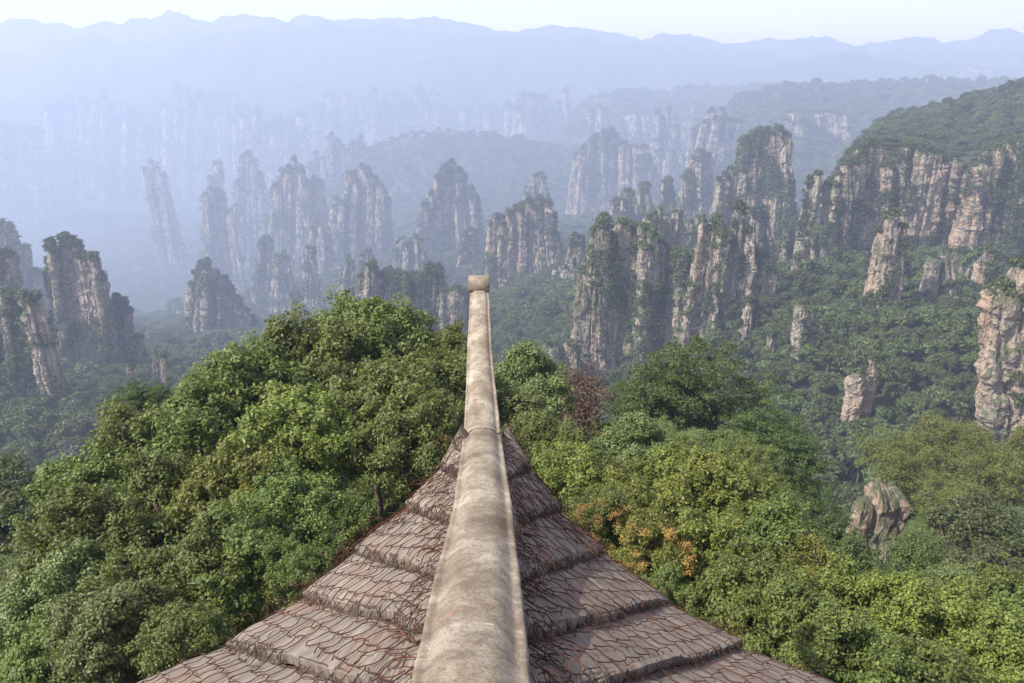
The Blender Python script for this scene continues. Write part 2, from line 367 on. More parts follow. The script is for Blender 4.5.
# ------------------------------------------------------------------ rock columns
foot = []   # footprints (x, y, r)
def column(acc, info, T, B, wt, wb, dep, seed, step, smooth_top=.06):
    rg = np.random.default_rng(seed)
    B = B+(B-T)*.22
    Hh = np.linalg.norm(T-B); m = int(np.clip(Hh/step, 18, 170)); n = int(np.clip(math.pi*(wt+wb)/2/step*1.5, 28, 80))
    t = np.linspace(0, 1, m); th = np.arange(n)*2*math.pi/n
    rot = rg.uniform(-.5, .5); ex = rg.uniform(3, 7)
    c, s = np.cos(th-rot), np.sin(th-rot)
    r0 = 1/(np.abs(c)**ex+np.abs(s)**ex)**(1/ex)
    k = rg.integers(3, 6); 
    for j in range(k): r0 = r0*(1+rg.uniform(-.07,.07)*np.cos((j+1)*th+rg.uniform(0,6.28)))
    # strata
    nb = max(3, int(Hh/rg.uniform(5, 11)/max(.5, step/1.2))); bd = np.sort(rg.uniform(0, 1, nb)); sid = np.searchsorted(bd, t)
    so = rg.normal(0, .055, nb+1)[sid]; sx_ = rg.normal(0, .03, nb+1)[sid]; sy_ = rg.normal(0, .03, nb+1)[sid]
    dist_b = np.min(np.abs(t[:,None]-bd[None]), axis=1)*Hh
    groove = -.07*np.exp(-(dist_b/(step*.7))**2)
    w = (wb+(wt-wb)*t**.8)/2
    rad = r0[None]*(1+so[:,None]+groove[:,None])
    # vertical cracks
    for j in range(rg.integers(7, 13)):
        a0 = rg.uniform(0, 6.28); dr = rg.uniform(-.4,.4); wd = rg.uniform(.05,.15); dp = rg.uniform(.12,.42)
        lo, hi = np.sort(rg.uniform(-.2, 1.2, 2))
        aa = a0+dr*t+.25*(vn(np.stack([t*6, t*0+j, t*0+seed%97], -1))-.5)
        dl = np.angle(np.exp(1j*(th[None]-aa[:,None])))
        rad = rad-dp*np.exp(-(dl/wd)**2)*((t>lo)&(t<hi))[:,None]
    ax = B[None]+(T-B)[None]*t[:,None]
    bend = (vn(np.stack([t*2.3, t*0+seed*.37, t*0], -1))-.5)*.25*wb
    X = ax[:,0][:,None]+bend[:,None]+w[:,None]*(rad*np.cos(th)[None]+sx_[:,None])
    Y = ax[:,1][:,None]+w[:,None]*dep*(rad*np.sin(th)[None]+sy_[:,None])
    Z = np.broadcast_to(ax[:,2][:,None], X.shape).copy()
    P = np.stack([X, Y, Z], -1)
    wm = (wt+wb)/2
    q = P/np.array([wm*.36, wm*.36, wm*2.6]); nz = fbm(q, seed % 1000, 4)
    nz = .5*nz+.5*np.round(nz*7)/7
    q2 = P/np.array([wm*1.2, wm*1.2, wm*.13+step]); nz2 = fbm(q2, seed%1000+50, 3)
    q3 = P/np.array([wm*.5, wm*.5, wm*.55]); nz3 = fbm(q3, seed%1000+80, 4); nz3 = .4*nz3+.6*np.round(nz3*6)/6
    disp = ((nz-.5)*.62+(nz2-.5)*.28+(nz3-.5)*.85)*wm*.62
    cx = ax[:,0][:,None]; cy = ax[:,1][:,None]
    dx, dy = (X-cx), (Y-cy); ln = np.hypot(dx, dy)+1e-6
    P[...,0] += dx/ln*disp; P[...,1] += dy/ln*disp
    # broken top
    tt = np.clip((t-(1-smooth_top))/smooth_top, 0, 1)[:,None]
    shr = 1-.42*tt**2.2
    P[...,0] = cx+(P[...,0]-cx)*shr; P[...,1] = cy+(P[...,1]-cy)*shr
    tilt = rg.normal(0, .18, 2)
    P[...,2] += tt*((P[...,0]-cx)*tilt[0]+(P[...,1]-cy)*tilt[1]) + (fbm(P/(wm*.3), seed%1000+9, 3)-.5)*wm*.35*tt
    V = P.reshape(-1,3)
    i = np.arange(m-1)[:,None]*n; j = np.arange(n)[None]; kk = (j+1)%n
    Q = np.stack([i+j, i+kk, i+n+kk, i+n+j], -1).reshape(-1,4)
    cap = P[-1].mean(0)+np.array([0,0,wm*.04]); jj = np.arange(n)
    Tt = np.stack([(m-1)*n+jj, (m-1)*n+(jj+1)%n, np.full(n, m*n)], -1)
    acc.add(np.concatenate([V, cap[None]]), Q, Tt)
    nrm = np.stack([dx/ln, dy/ln, 0*dx], -1).reshape(-1,3)
    info.append((V, nrm, np.broadcast_to(t[:,None], X.shape).ravel(), np.full(len(V), wm)))
    foot.append((B[0], B[1], T[0], T[1], max(wb*.5, wt*.5)))

def tuft_arr(rg, nclump, C_, Rd, nq, qs, flat=.75):
    """leaf clumps: C_ centres (k,3), Rd radii (k,), nq quads each"""
    k = len(C_); N = k*nq
    d = rg.normal(size=(k, nq, 3)); d /= np.linalg.norm(d, axis=2)[...,None]
    d[...,2] = np.where(d[...,2] < -.3, -d[...,2], d[...,2])
    rr = Rd[:,None,None]*(rg.uniform(.35, 1.08, (k, nq, 1)))
    P = C_[:,None]+d*rr*np.array([1,1,flat])
    return quads_at(rg, P.reshape(-1,3), (d+rg.normal(0,.45,(k,nq,3))).reshape(-1,3), np.broadcast_to(qs, (N,)) if np.ndim(qs)==0 else np.repeat(qs, nq))
def quads_at(rg, P, N_, size, asp=.6):
    n = len(P); N_ = N_/(np.linalg.norm(N_, axis=1)[:,None]+1e-9)
    a = np.cross(N_, rg.normal(size=(n,3))); a /= np.linalg.norm(a, axis=1)[:,None]+1e-9
    b_ = np.cross(N_, a); s = (size*rg.uniform(.7,1.3,n))[:,None]
    V = np.stack([P-a*s*.5, P+b_*s*.5*asp-a*s*.06, P+a*s*.5-N_*s*.12, P-b_*s*.5*asp-a*s*.06], 1).reshape(-1,3)
    return V, np.arange(n*4).reshape(-1,4)

NCRAG = 0
def crag(name, label, crest, base, Y, n, cat='rock pillar', veg=.35, top=.9, mat='rock', wf=1.75, dep=.9, seed=None, group=None, rows=1, topw=.8, vs=1.0, leafm=None):
    global NCRAG; NCRAG += 1
    seed = seed or 1000+NCRAG*37
    rg = np.random.default_rng(seed)
    cr = np.array(crest, float); ba = np.array(base, float)
    if cat == 'rock pillar' and n > 2: wf *= .86; topw *= .85
    n = n if n < 3 else int(round(n*1.35)); veg = min(.75, veg*1.2)
    acc = Acc(); info = []
    pw = abs(cr[-1,0]-cr[0,0]); pb = abs(ba[-1,0]-ba[0,0])
    Y = far(Y); m_px = Y/F/cp
    step = max(.55, .95*m_px)
    for rr_ in range(rows):
      for k in range(n):
        s = (k+.5)/n if n > 1 else .5
        s = np.clip(s+rg.uniform(-.18,.18)/n, .02, .98)
        x = cr[0,0]+(cr[-1,0]-cr[0,0])*s; y = np.interp(x, cr[:,0], cr[:,1])
        xb = ba[0,0]+(ba[-1,0]-ba[0,0])*s; yb = np.interp(xb, ba[:,0], ba[:,1])
        wt = max(pw/n*wf*rg.uniform(.65,1.15)*topw, 2.5)*m_px; wb = max(pb/n*wf*rg.uniform(.85,1.25), 3)*m_px
        dy = rg.uniform(-.35,.35)*pw*m_px*min(1, 3/n)+rr_*pw/n*m_px*1.2
        if n > 1: y = y+abs(rg.normal(0, .11))*(yb-y)*(rg.random() < .55)
        T = PY(x, y, Y+dy); B = PY(xb, yb, Y+dy*.6)
        dm = dep*(rg.uniform(.9,1.4) if n > 2 else rg.uniform(.75,1.1))
        column(acc, info, T, B, wt, wb, dm, seed+k*7+rr_*101, step)
    bx = PY((ba[0,0]+ba[-1,0])/2, ba[:,1].max(), Y)
    root = empty(name, bx); tag(root, label, cat, group)
    me = acc.mesh('rock_mass', False)
    me.transform(__import__('mathutils').Matrix.Translation(-Vector(bx)))
    link('rock_mass', me, M[mat], root)
    V = np.concatenate([i[0] for i in info]); N_ = np.concatenate([i[1] for i in info]); t = np.concatenate([i[2] for i in info]); wv = np.concatenate([i[3] for i in info])
    front = (N_[:,1] < .35)
    mask = fbm(V/np.array([pw*m_px*.2+3, pw*m_px*.2+3, pw*m_px*.26+5]), seed%500, 3)+.32*np.clip(.62-t, 0, 1)
    thr = np.quantile(mask[t>.2], 1-veg) if veg > 0 else 9
    low = (t > .18)
    side = np.where((mask > thr) & low & front)[0]
    caps = np.where((t > .972))[0]
    rB = max(1.3, 2.4*m_px)*vs
    dens = rB*rB*1.0
    area_px = step*step
    ns = int(min(4200, len(side)*area_px/dens*1.05)); nc = int(min(900, len(caps)*area_px/dens*2.2*top))+int(n*3*top)
    pick = np.concatenate([rg.choice(side, ns) if len(side) and ns else np.zeros(0, int), rg.choice(caps, nc) if nc and len(caps) else np.zeros(0, int)])
    if len(pick):
        Cc = V[pick]+N_[pick]*rB*.25
        istop = np.arange(len(pick)) >= ns
        Cc[istop] -= N_[pick][istop]*wv[pick][istop][:,None]*rg.uniform(0,.45,(istop.sum(),1)); Cc[istop,2] += rB*rg.uniform(.1,1.0,istop.sum())
        Rd = rB*rg.uniform(.55,1.35,len(pick))
        nq = 34 if m_px < .75 else (22 if m_px < 1.3 else 13)
        v, q = tuft_arr(rg, 0, Cc, Rd, nq, Rd*.5, .7)
        v = v-bx[None]
        tag(link('scrub', mesh_arr('scrub', v, q), M[leafm or ('forest' if Y < 900 else 'forest_far')], root), kind='stuff')
    return root

P_ = 'sandstone pillars standing in the valley'
L_ = lambda x0, x1, y: [(x0, y), (x1, y)]
crag('rock_pillar','broad block of grey columns with many bushes, centre right behind the pines',[(578,290),(588,245),(600,218),(620,222),(640,224),(655,236),(672,250),(690,256),(697,275)],L_(572,698,392),480,9,veg=.42,group=P_,rows=2,dep=.8,wf=2.0)
crag('rock_outcrop','row of short pale stubs beside the left foot of the broad grey block',[(538,348),(550,344),(562,348),(574,342)],L_(535,578,378),468,4,cat='rock outcrop',veg=.25,top=.4)
crag('rock_pillar','bright grey twin-finned spire leaning left, left one of the tall pair',[(699,226),(708,212),(718,215),(725,232)],L_(672,712,385),450,3,veg=.22,top=.35,group=P_,wf=1.5)
crag('rock_pillar','tall slim round-topped spire, right one of the tall pair',[(733,212),(741,201),(750,210)],L_(713,742,385),455,2,veg=.22,top=.25,group=P_,wf=1.5)
crag('rock_pillar','low knobbly pillar touching the tall spire pair on its right',[(750,262),(757,248),(767,258)],L_(735,768,375),460,2,veg=.38,top=.5,group=P_,wf=1.6)
crag('rock_pillar','solitary bright pillar leaning right in front of the big cliff',[(879,232),(888,213),(896,214),(905,238)],[(856,330),(896,330)],400,3,veg=.22,top=.35,group=P_,wf=1.45)
crag('rock_pillar','small grey stump right of the solitary leaning pillar',[(932,262),(943,248),(953,256)],L_(926,952,296),420,2,veg=.15,top=.3,group=P_,wf=1.4)
crag('rock_pillar','small shaded pillar left of the solitary leaning pillar',[(795,262),(803,243),(810,250)],L_(788,808,312),520,2,veg=.3,top=.4,group=P_,wf=1.4)
crag('rock_pillar','short pale pillar with a forked foot above the tilted stump',[(797,310),(806,298),(816,306)],[(790,356),(812,356)],340,2,veg=.25,top=.3,group=P_,wf=1.4)
crag('rock_pillar','tilted stump with a flat top sticking out of the dark forest',[(856,366),(866,357),(880,358)],[(838,434),(866,434)],272,2,veg=.10,top=.4,group=P_,wf=1.35,topw=.95)
crag('rock_pillar','huge warm orange-grey pillar cut by the right edge of the picture',[(992,285),(1000,270),(1008,263),(1024,252),(1045,246),(1075,255)],[(982,470),(1080,475)],240,3,veg=.12,top=.5,mat='rock_orange',group=P_,rows=1,wf=1.5,topw=1.0)
# cliffs at right
crag('cliff','prow end of the big cliff at right with a bright left edge',[(808,180),(818,174),(832,178),(850,160)],[(798,240),(845,250)],556,5,cat='cliff',veg=.3,top=.8,mat='rock_warm',dep=1.1)
crag('cliff','big cliff section with long straight grooves next to the prow',[(850,156),(862,144),(874,140),(890,140),(915,146)],[(842,256),(905,262)],560,7,cat='cliff',veg=.36,top=.8,mat='rock_warm',dep=1.1)
crag('cliff','big cliff section with slanting orange ribs under the plateau forest',[(918,146),(935,152),(950,158),(972,156)],[(898,262),(955,270)],556,6,cat='cliff',veg=.42,top=.8,mat='rock_warm',dep=1.1)
crag('cliff','big cliff section with broken ledges running out of the right edge',[(975,154),(992,146),(1010,142),(1060,142),(1110,150)],[(950,268),(1100,275)],545,9,cat='cliff',veg=.45,top=.8,mat='rock_warm',dep=1.1)
crag('cliff','smooth pink-grey cliff face under the long back plateau',[(782,116),(800,112),(825,112),(845,116)],L_(780,846,172),1090,7,cat='cliff',veg=.22,top=.8,mat='rock_warm',dep=1.0)
crag('cliff','hazy tan cliff end at the left tip of the long back plateau',[(704,118),(715,108),(726,112),(738,124)],[(690,180),(732,178)],1080,5,cat='cliff',veg=.45,top=.9,mat='rock_warm')
crag('rock_pillar','wide orange-faced pillar with a bushy cap on the middle ridge',[(742,142),(750,133),(766,128),(780,126),(789,138)],L_(736,792,228),690,5,veg=.35,top=1.0,mat='rock_warm',group=P_,rows=2)
crag('rock_pillar','paler stepped pillar just left of the wide orange-faced one',[(716,186),(725,172),(735,166),(744,172)],L_(708,742,240),680,4,veg=.35,top=.7,mat='rock_warm',group=P_)
crag('rock_pillar','hazy square-shouldered pillar on the ridge left of the stepped one',[(692,160),(702,150),(712,158)],L_(684,716,205),860,3,veg=.35,top=.7,mat='rock_warm',group=P_)
for i, (x, y0, y1, lb) in enumerate([(650,212,252,'leftmost of the four thin fins on the slope above the broad block'),(664,204,256,'second of the four thin fins on the slope above the broad block'),(679,203,252,'third and tallest of the four thin fins above the broad block'),(693,214,258,'rightmost of the four thin fins, beside the tall spire pair')]):
    crag('rock_pillar', lb, [(x-6,y0+8),(x,y0),(x+6,y0+5)], L_(x-10,x+5,y1), 610+i*8, 2, veg=.3, top=.4, group=P_, wf=1.3)
# middle distance
crag('rock_pillar','broad hazy wall of pillars in the middle of the blue distance',[(574,168),(580,150),(597,136),(611,130),(625,145),(646,148),(654,172)],L_(568,658,222),1130,9,veg=.4,top=.8,mat='rock_warm',group=P_,rows=2)
crag('rock_pillar','tall pink hazy pillar right of the broad hazy wall',[(655,118),(662,102),(670,110),(678,124)],L_(652,682,182),1320,3,veg=.25,top=.4,mat='rock_warm',group=P_)
crag('rock_pillar','pale fin beside the right side of the stepped pillar behind the roof tip',[(571,240),(576,231),(582,242)],L_(565,582,270),650,2,veg=.2,top=.4,group=P_,wf=1.4)
crag('rock_pillar','stepped pillar group with a bushy shoulder right behind the roof tip',[(487,235),(494,216),(506,216),(520,203),(537,197),(547,200),(557,222)],L_(482,562,350),740,8,veg=.42,top=.8,mat='rock_warm',group=P_,rows=2)
crag('rock_pillar','thin blue needle peeping over the pillar behind the roof tip',[(530,192),(537,168),(544,190)],L_(528,546,215),930,2,veg=.5,top=.6,group=P_)
crag('rock_pillar','pointed pyramid-shaped pillar left of the roof tip in the haze',[(422,212),(430,192),(441,172),(452,161),(462,172),(470,184),(476,196)],L_(418,482,262),930,6,veg=.3,top=.7,mat='rock_warm',group=P_,rows=2)
crag('rock_outcrop','cluster of low dark-tufted stubs just left of the roof tip',[(350,292),(358,281),(375,260),(384,268),(403,277),(420,276),(430,259),(445,268),(458,282),(468,292)],L_(346,470,345),600,10,cat='rock outcrop',veg=.45,top=.8)
crag('rock_pillar','massive domed pillar with a green cap in the middle left haze',[(333,210),(345,176),(352,169),(363,167),(374,174),(383,190),(390,215)],L_(330,394,278),990,7,veg=.38,top=1.0,mat='rock_warm',group=P_,rows=2)
crag('rock_pillar','lower bright shoulder left of the massive domed pillar',[(308,232),(318,220),(330,212),(338,220)],L_(305,340,275),960,4,veg=.25,top=.4,mat='rock_warm',group=P_)
crag('rock_pillar','sharp-topped pillar with a bright vertical stripe left of the domed one',[(273,185),(282,172),(293,156),(302,170),(312,178),(324,184)],L_(268,328,280),1050,6,veg=.42,top=.7,mat='rock_warm',group=P_,rows=2)
crag('rock_pillar','hazy round-headed pillar behind and left of the sharp-topped one',[(236,172),(243,157),(250,153),(258,166),(264,190)],L_(234,270,272),1300,4,veg=.4,top=.8,mat='rock_warm',group=P_)
crag('rock_pillar','thin hazy needle beside the round-headed pillar',[(208,176),(214,156),(221,170)],L_(206,226,250),1320,2,veg=.3,top=.7,mat='rock_warm',group=P_)
crag('rock_pillar','bright two-finned pillar sloping down right in front of the thin needle',[(204,198),(211,188),(220,192),(230,210)],[(208,275),(246,285)],1080,4,veg=.3,top=.6,mat='rock_warm',group=P_)
crag('rock_pillar','lone pale pillar leaning right, farthest left in the haze',[(143,168),(149,160),(160,170),(166,178)],[(157,245),(182,246)],1350,3,veg=.25,top=.7,mat='rock_warm',group=P_,wf=1.5)
crag('rock_pillar','dark bushy pillar falling in steps behind the left tree mass',[(190,285),(197,265),(210,260),(222,276),(234,292),(244,308),(256,322)],L_(185,262,368),740,7,veg=.5,top=1.0,group=P_,rows=2)
for (x,y0,y1,lb) in [(334,131,178,'hazy blunt pillar on the crest of the blue ridge'),(358,134,176,'hazy pillar with a pink face, right of the blunt one on the blue ridge'),(318,152,190,'low hazy knob left of the blunt pillar on the blue ridge')]:
    crag('rock_pillar', lb, [(x-8,y0+12),(x,y0),(x+9,y0+10)], L_(x-12,x+12,y1+10), 1440, 3, veg=.4, top=.8, mat='rock_warm', group=P_)
# left
crag('rock_pillar','big dark-capped pillar leaning left at the left of the picture',[(46,250),(54,236),(66,235),(80,244),(94,258),(103,276)],[(70,402),(120,402)],560,6,veg=.3,top=1.3,group=P_,rows=2,wf=2.3)
crag('rock_pillar','bushy green shoulder leaning on the right of the big dark-capped pillar',[(108,306),(116,298),(127,302),(140,338)],L_(104,150,402),575,4,veg=.7,top=1.0,group=P_)
crag('rock_pillar','slim pale leaning pillar in front of the big dark-capped one',[(22,300),(30,292),(40,300)],[(50,405),(68,405)],405,2,veg=.25,top=.6,group=P_,wf=1.5)
crag('cliff','dark bushy cliff filling the left edge below the blue hills',[(-60,300),(-20,296),(5,292),(20,300)],L_(-60,45,410),420,6,cat='cliff',veg=.62,top=1.0)
crag('cliff','hazy green-sided bluff falling right from the left edge',[(-50,215),(0,222),(14,228),(30,258),(48,290)],L_(-60,60,345),740,8,cat='cliff',veg=.6,top=1.0,mat='rock_warm')
crag('cliff','darker bluff with a pink patch at the left edge in front of the hazy bluff',[(-50,250),(-5,246),(8,255),(20,290)],L_(-60,30,345),560,5,cat='cliff',veg=.5,top=1.0)
crag('rock_pillar','tiny pale finger sticking out of the trees at lower left',[(61,424),(65,419),(69,426)],L_(62,74,466),280,1,veg=.1,top=.2,group=P_,wf=1.2)
crag('rock_pillar','small stump right of the foot of the bushy green shoulder',[(125,366),(129,362),(134,366)],L_(123,136,396),450,1,veg=.25,top=.5,group=P_,wf=1.2)
crag('rock_pillar','small stump in the gap left of the big tree mass',[(153,360),(159,354),(165,360)],L_(151,167,392),460,2,veg=.3,top=.5,group=P_,wf=1.2)
# right plateau's bare patch and mid hazy plateau cliffs
crag('rock_outcrop','tiny pink bare patch on the hazy mountain at upper right',[(966,70),(975,66),(984,70)],L_(964,986,76),2380,2,cat='rock outcrop',veg=.1,top=.1,mat='rock_far')
for i,(x0,x1,y0,y1,lb) in enumerate([(588,612,108,165,'faint pale cliff below the left end of the hazy plateau'),(618,650,112,165,'faint streaked cliff in the middle of the hazy plateau'),(684,704,104,165,'faint bright cliff at the right end of the hazy plateau')]):
    crag('cliff', lb, [(x0,y0+4),((x0+x1)/2,y0),(x1,y0+5)], L_(x0-2,x1+2,y1), 1620, 4, cat='cliff', veg=.4, top=.8, mat='rock_warm')
walls = ['at the far left edge','below the notch of the skyline','left of the middle','over the lone leaning pillar','above the thin needle','above the sharp-topped pillar','above the blue ridge pillars','left of the roof tip','above the roof tip','at its hazy right end']
for i in range(10):
    x0 = -90+i*66; rg = np.random.default_rng(500+i)
    yo = rg.uniform(-14,16); cr = [(x0+k*16.5, 110-i*1.5+yo+rg.uniform(-7,7)) for k in range(5)]
    crag('cliff', 'pale section of the far cliff wall '+walls[i], cr, L_(x0-3,x0+69,225-i*2), 2190+rg.uniform(-230,160), 7, cat='cliff', veg=.58, top=.9, mat='rock_far', group='sections of the far hazy cliff wall', wf=1.2, vs=1.1)

# ------------------------------------------------------------------ trees
def crown_mesh(name, seed, nlobes=9, nclump=150, nleaf=150, leaf=.085, lobe_r=.42, flat=.85, clump_r=.15, asp=.55, layered=False, extra=None, shape=None):
    """crown of unit radius centred on the origin; leaves gathered in sprays on uneven lobes"""
    rg = np.random.default_rng(seed)
    lob = rg.normal(size=(nlobes,3)); lob /= np.linalg.norm(lob, axis=1)[:,None]; lob[:,2] = lob[:,2]*.9+.08
    lob *= rg.uniform(.42,.68,(nlobes,1)); lr = lobe_r*rg.uniform(.75,1.25,nlobes)
    k = rg.integers(0, nlobes, nclump)
    d = rg.normal(size=(nclump,3)); d /= np.linalg.norm(d, axis=1)[:,None]
    d[:,2] = np.where(d[:,2] < -.75, -d[:,2], d[:,2])
    C_ = lob[k]+d*lr[k][:,None]*np.where(rg.random((nclump,1)) < .13, rg.uniform(1.05,1.5,(nclump,1)), rg.uniform(.5,1.05,(nclump,1)))
    C_[:,2] *= flat
    if layered: C_[:,2] = np.round(C_[:,2]*6+rg.normal(0,.2,nclump))/6
    cr = clump_r*rg.uniform(.6,1.4,nclump)
    n = nclump*nleaf
    dd = rg.normal(size=(nclump,nleaf,3)); dd /= np.linalg.norm(dd, axis=2)[...,None]
    fl = .42 if layered else .8
    P = C_[:,None]+dd*cr[:,None,None]*rg.uniform(.1,1.15,(nclump,nleaf,1))**.6*np.array([1,1,fl])
    N_ = dd*.8+d[:,None]*.45+np.array([0,0,.45])+rg.normal(0,.6,(nclump,nleaf,3))
    V, Q = quads_at(rg, P.reshape(-1,3), N_.reshape(-1,3), np.full(n, leaf), asp)
    return mesh_arr(name, V, Q), C_
def trunk_mesh(name, C_, seed, base=-1.9, r=.045, nb=9):
    rg = np.random.default_rng(seed); a = Acc()
    z = np.concatenate([np.linspace(base, -.45, 5)[:-1], np.linspace(-.45, .3, 5)]); w = np.cumsum(rg.normal(0,.03,(9,2)), 0)
    ax = np.column_stack([w[:,0]-w[-3,0], w[:,1]-w[-3,1], z]); tube(a, ax, np.linspace(r*1.3, r*.35, 9), 7)
    for j in rg.choice(len(C_), min(nb, len(C_)), replace=False):
        s = ax[rg.integers(4, 8)]; e = C_[j]*.92; mid = (s+e)/2+rg.normal(0,.05,3)+np.array([0,0,-.05])
        tube(a, [s, (s+mid)/2, mid, (mid+e)/2, e], np.linspace(r*.45, r*.10, 5), 5)
    return a.mesh(name, True)
crowns = {}
def kind(key, n, mat, **kw):
    L = []
    for i in range(n):
        me, C_ = crown_mesh('crown', hash_(key)+i*11, **kw); me.materials.append(M[mat])
        L.append((me, C_))
    crowns[key] = L
def hash_(s): return sum(ord(c)*(i+3) for i, c in enumerate(s))
kind('green', 4, 'leaf_green', nclump=430, nleaf=105, leaf=.064, clump_r=.15, nlobes=12, flat=1)
kind('lime', 3, 'leaf_lime', nclump=430, nleaf=105, leaf=.060, clump_r=.145, nlobes=12, flat=1)
kind('pale', 2, 'leaf_pale', nclump=430, nleaf=100, leaf=.060, clump_r=.145, nlobes=12, flat=1)
kind('olive', 2, 'leaf_olive', nclump=430, nleaf=95, leaf=.061, clump_r=.15, nlobes=12, flat=1)
kind('dark', 2, 'leaf_dark', nclump=420, nleaf=95, leaf=.05, clump_r=.13, flat=.95)
kind('brown', 1, 'leaf_brown', nclump=170, nleaf=46, leaf=.055, clump_r=.2)
kind('pine', 2, 'needle', nclump=520, nleaf=85, leaf=.045, asp=.35, layered=True, clump_r=.12, nlobes=16, flat=1)
kind('gold', 2, 'needle_gold', nclump=330, nleaf=80, leaf=.05, asp=.35, clump_r=.14, flat=.9)
cnt = {}
disc = []
def tree(kd, px, py, r, D, label, name='broadleaf_tree', cat='tree', group=None, sz=1.0, blossom=False, fac=1.42):
    i = cnt.get(kd, 0); cnt[kd] = i+1
    cm, CC = crowns[kd][i % len(crowns[kd])]
    c = PD(px, py, D); Rm = r*D/F*fac
    gz = float(ground(c[0], c[1]))
    root = empty(name, (c[0], c[1], gz)); tag(root, label, cat, group)
    o = link('crown', cm, None, root); o.location = (0, 0, c[2]-gz); o.scale = (Rm, Rm, Rm*sz); o.rotation_euler = (0, 0, (i*2.39996+px*.01) % 6.283)
    t = link('trunk', trunk_mesh('trunk', CC, i+int(px), base=min(-.8, ((gz-c[2])/Rm-.2)/sz)), M['bark'], root); t.location = (0,0,c[2]-gz); t.rotation_euler = o.rotation_euler
    t.scale = (Rm, Rm, Rm*sz)
    if blossom:
        rg = np.random.default_rng(i+91); k = 34
        d = rg.normal(size=(k,3)); d /= np.linalg.norm(d, axis=1)[:,None]; d[:,2] = np.abs(d[:,2]); d[:,1] -= .5
        Cc = d*rg.uniform(.75,1.0,(k,1))*Rm*.95; v, q = tuft_arr(rg, 0, Cc, np.full(k, Rm*.15), 60, np.full(k, .024*Rm*2), .7)
        b = link('blossom', mesh_arr('blossom', v, q), M['blossom'], root); b.location = (0,0,c[2]-gz)
    disc.append((px, py, r*fac*.85)); foot.append((c[0],c[1],c[0],c[1],1))
    return root
GL = 'leafy trees left of the roof'; GR = 'leafy shrubs and trees right of the roof'
for a in [
 ('green',380,350,44,24,'rounded green tree at the very top of the left tree mass'),
 ('green',318,372,46,22,'green tree just below and left of the topmost left tree'),
 ('olive',432,352,26,24,'small tree with reddish young leaves near the top of the left mass beside the ridge'),
 ('green',440,392,40,20,'green tree pressed against the left side of the far ridge end'),
 ('green',262,405,50,21,'bright leafy tree on the upper left slope of the tree mass'),
 ('green',372,418,50,18,'deep green tree in the middle right of the left mass'),
 ('lime',300,455,50,16,'yellow-tipped tree above the dark gap beside the roof'),
 ('green',205,442,48,19,'green tree on the left shoulder of the tree mass'),
 ('olive',150,462,46,19,'olive tree with rusty tips at the left shoulder'),
 ('green',410,452,40,16,'dark leafy tree directly above the upper roof corner'),
 ('lime',228,500,48,15,'yellowish tree in the centre of the left mass'),
 ('olive',160,520,48,15,'olive-brown tree left of the yellowish centre tree'),
 ('green',96,500,42,18,'green tree at the left rim under the olive one'),
 ('green',296,522,38,14,'shaded tree left of the dark gap'),
 ('olive',90,560,48,14,'mixed green and brown bush at lower left'),
 ('pale',60,606,44,13,'grey-green bush near the lower left corner'),
 ('green',232,566,44,12.5,'green bush just above the lower roof edge'),
 ('olive',160,592,46,12,'brown-speckled bush at the bottom of the left mass'),
 ('pale',112,640,46,11,'grey-green bush at the bottom left beside the roof corner'),
 ('green',300,566,26,12,'small green bush hugging the left roof edge'),
 ('dark',18,640,30,16,'dark bush low at the left edge'),
 ('green',55,668,36,12,'green bush cut by the bottom edge at left'),
 ('green',190,640,34,10.5,'leafy bush touching the lowest left roof corner'),
 ('pale',440,428,24,17,'narrow pale bush between the left mass and the ridge'),
 ]: tree(*a, group=GL, name='broadleaf_tree' if a[4] > 14 else 'bush', cat='tree' if a[4] > 14 else 'bush')
tree('lime',5,655,26,18,'yellow-green bush in the bottom left corner','bush','bush',GL)
tree('dark',8,530,50,34,'dark tree standing apart at the left edge',group=GL)
tree('pine',142,412,28,34,'dark green pine top behind the left shoulder of the tree mass','pine_tree','tree',GL,.8)
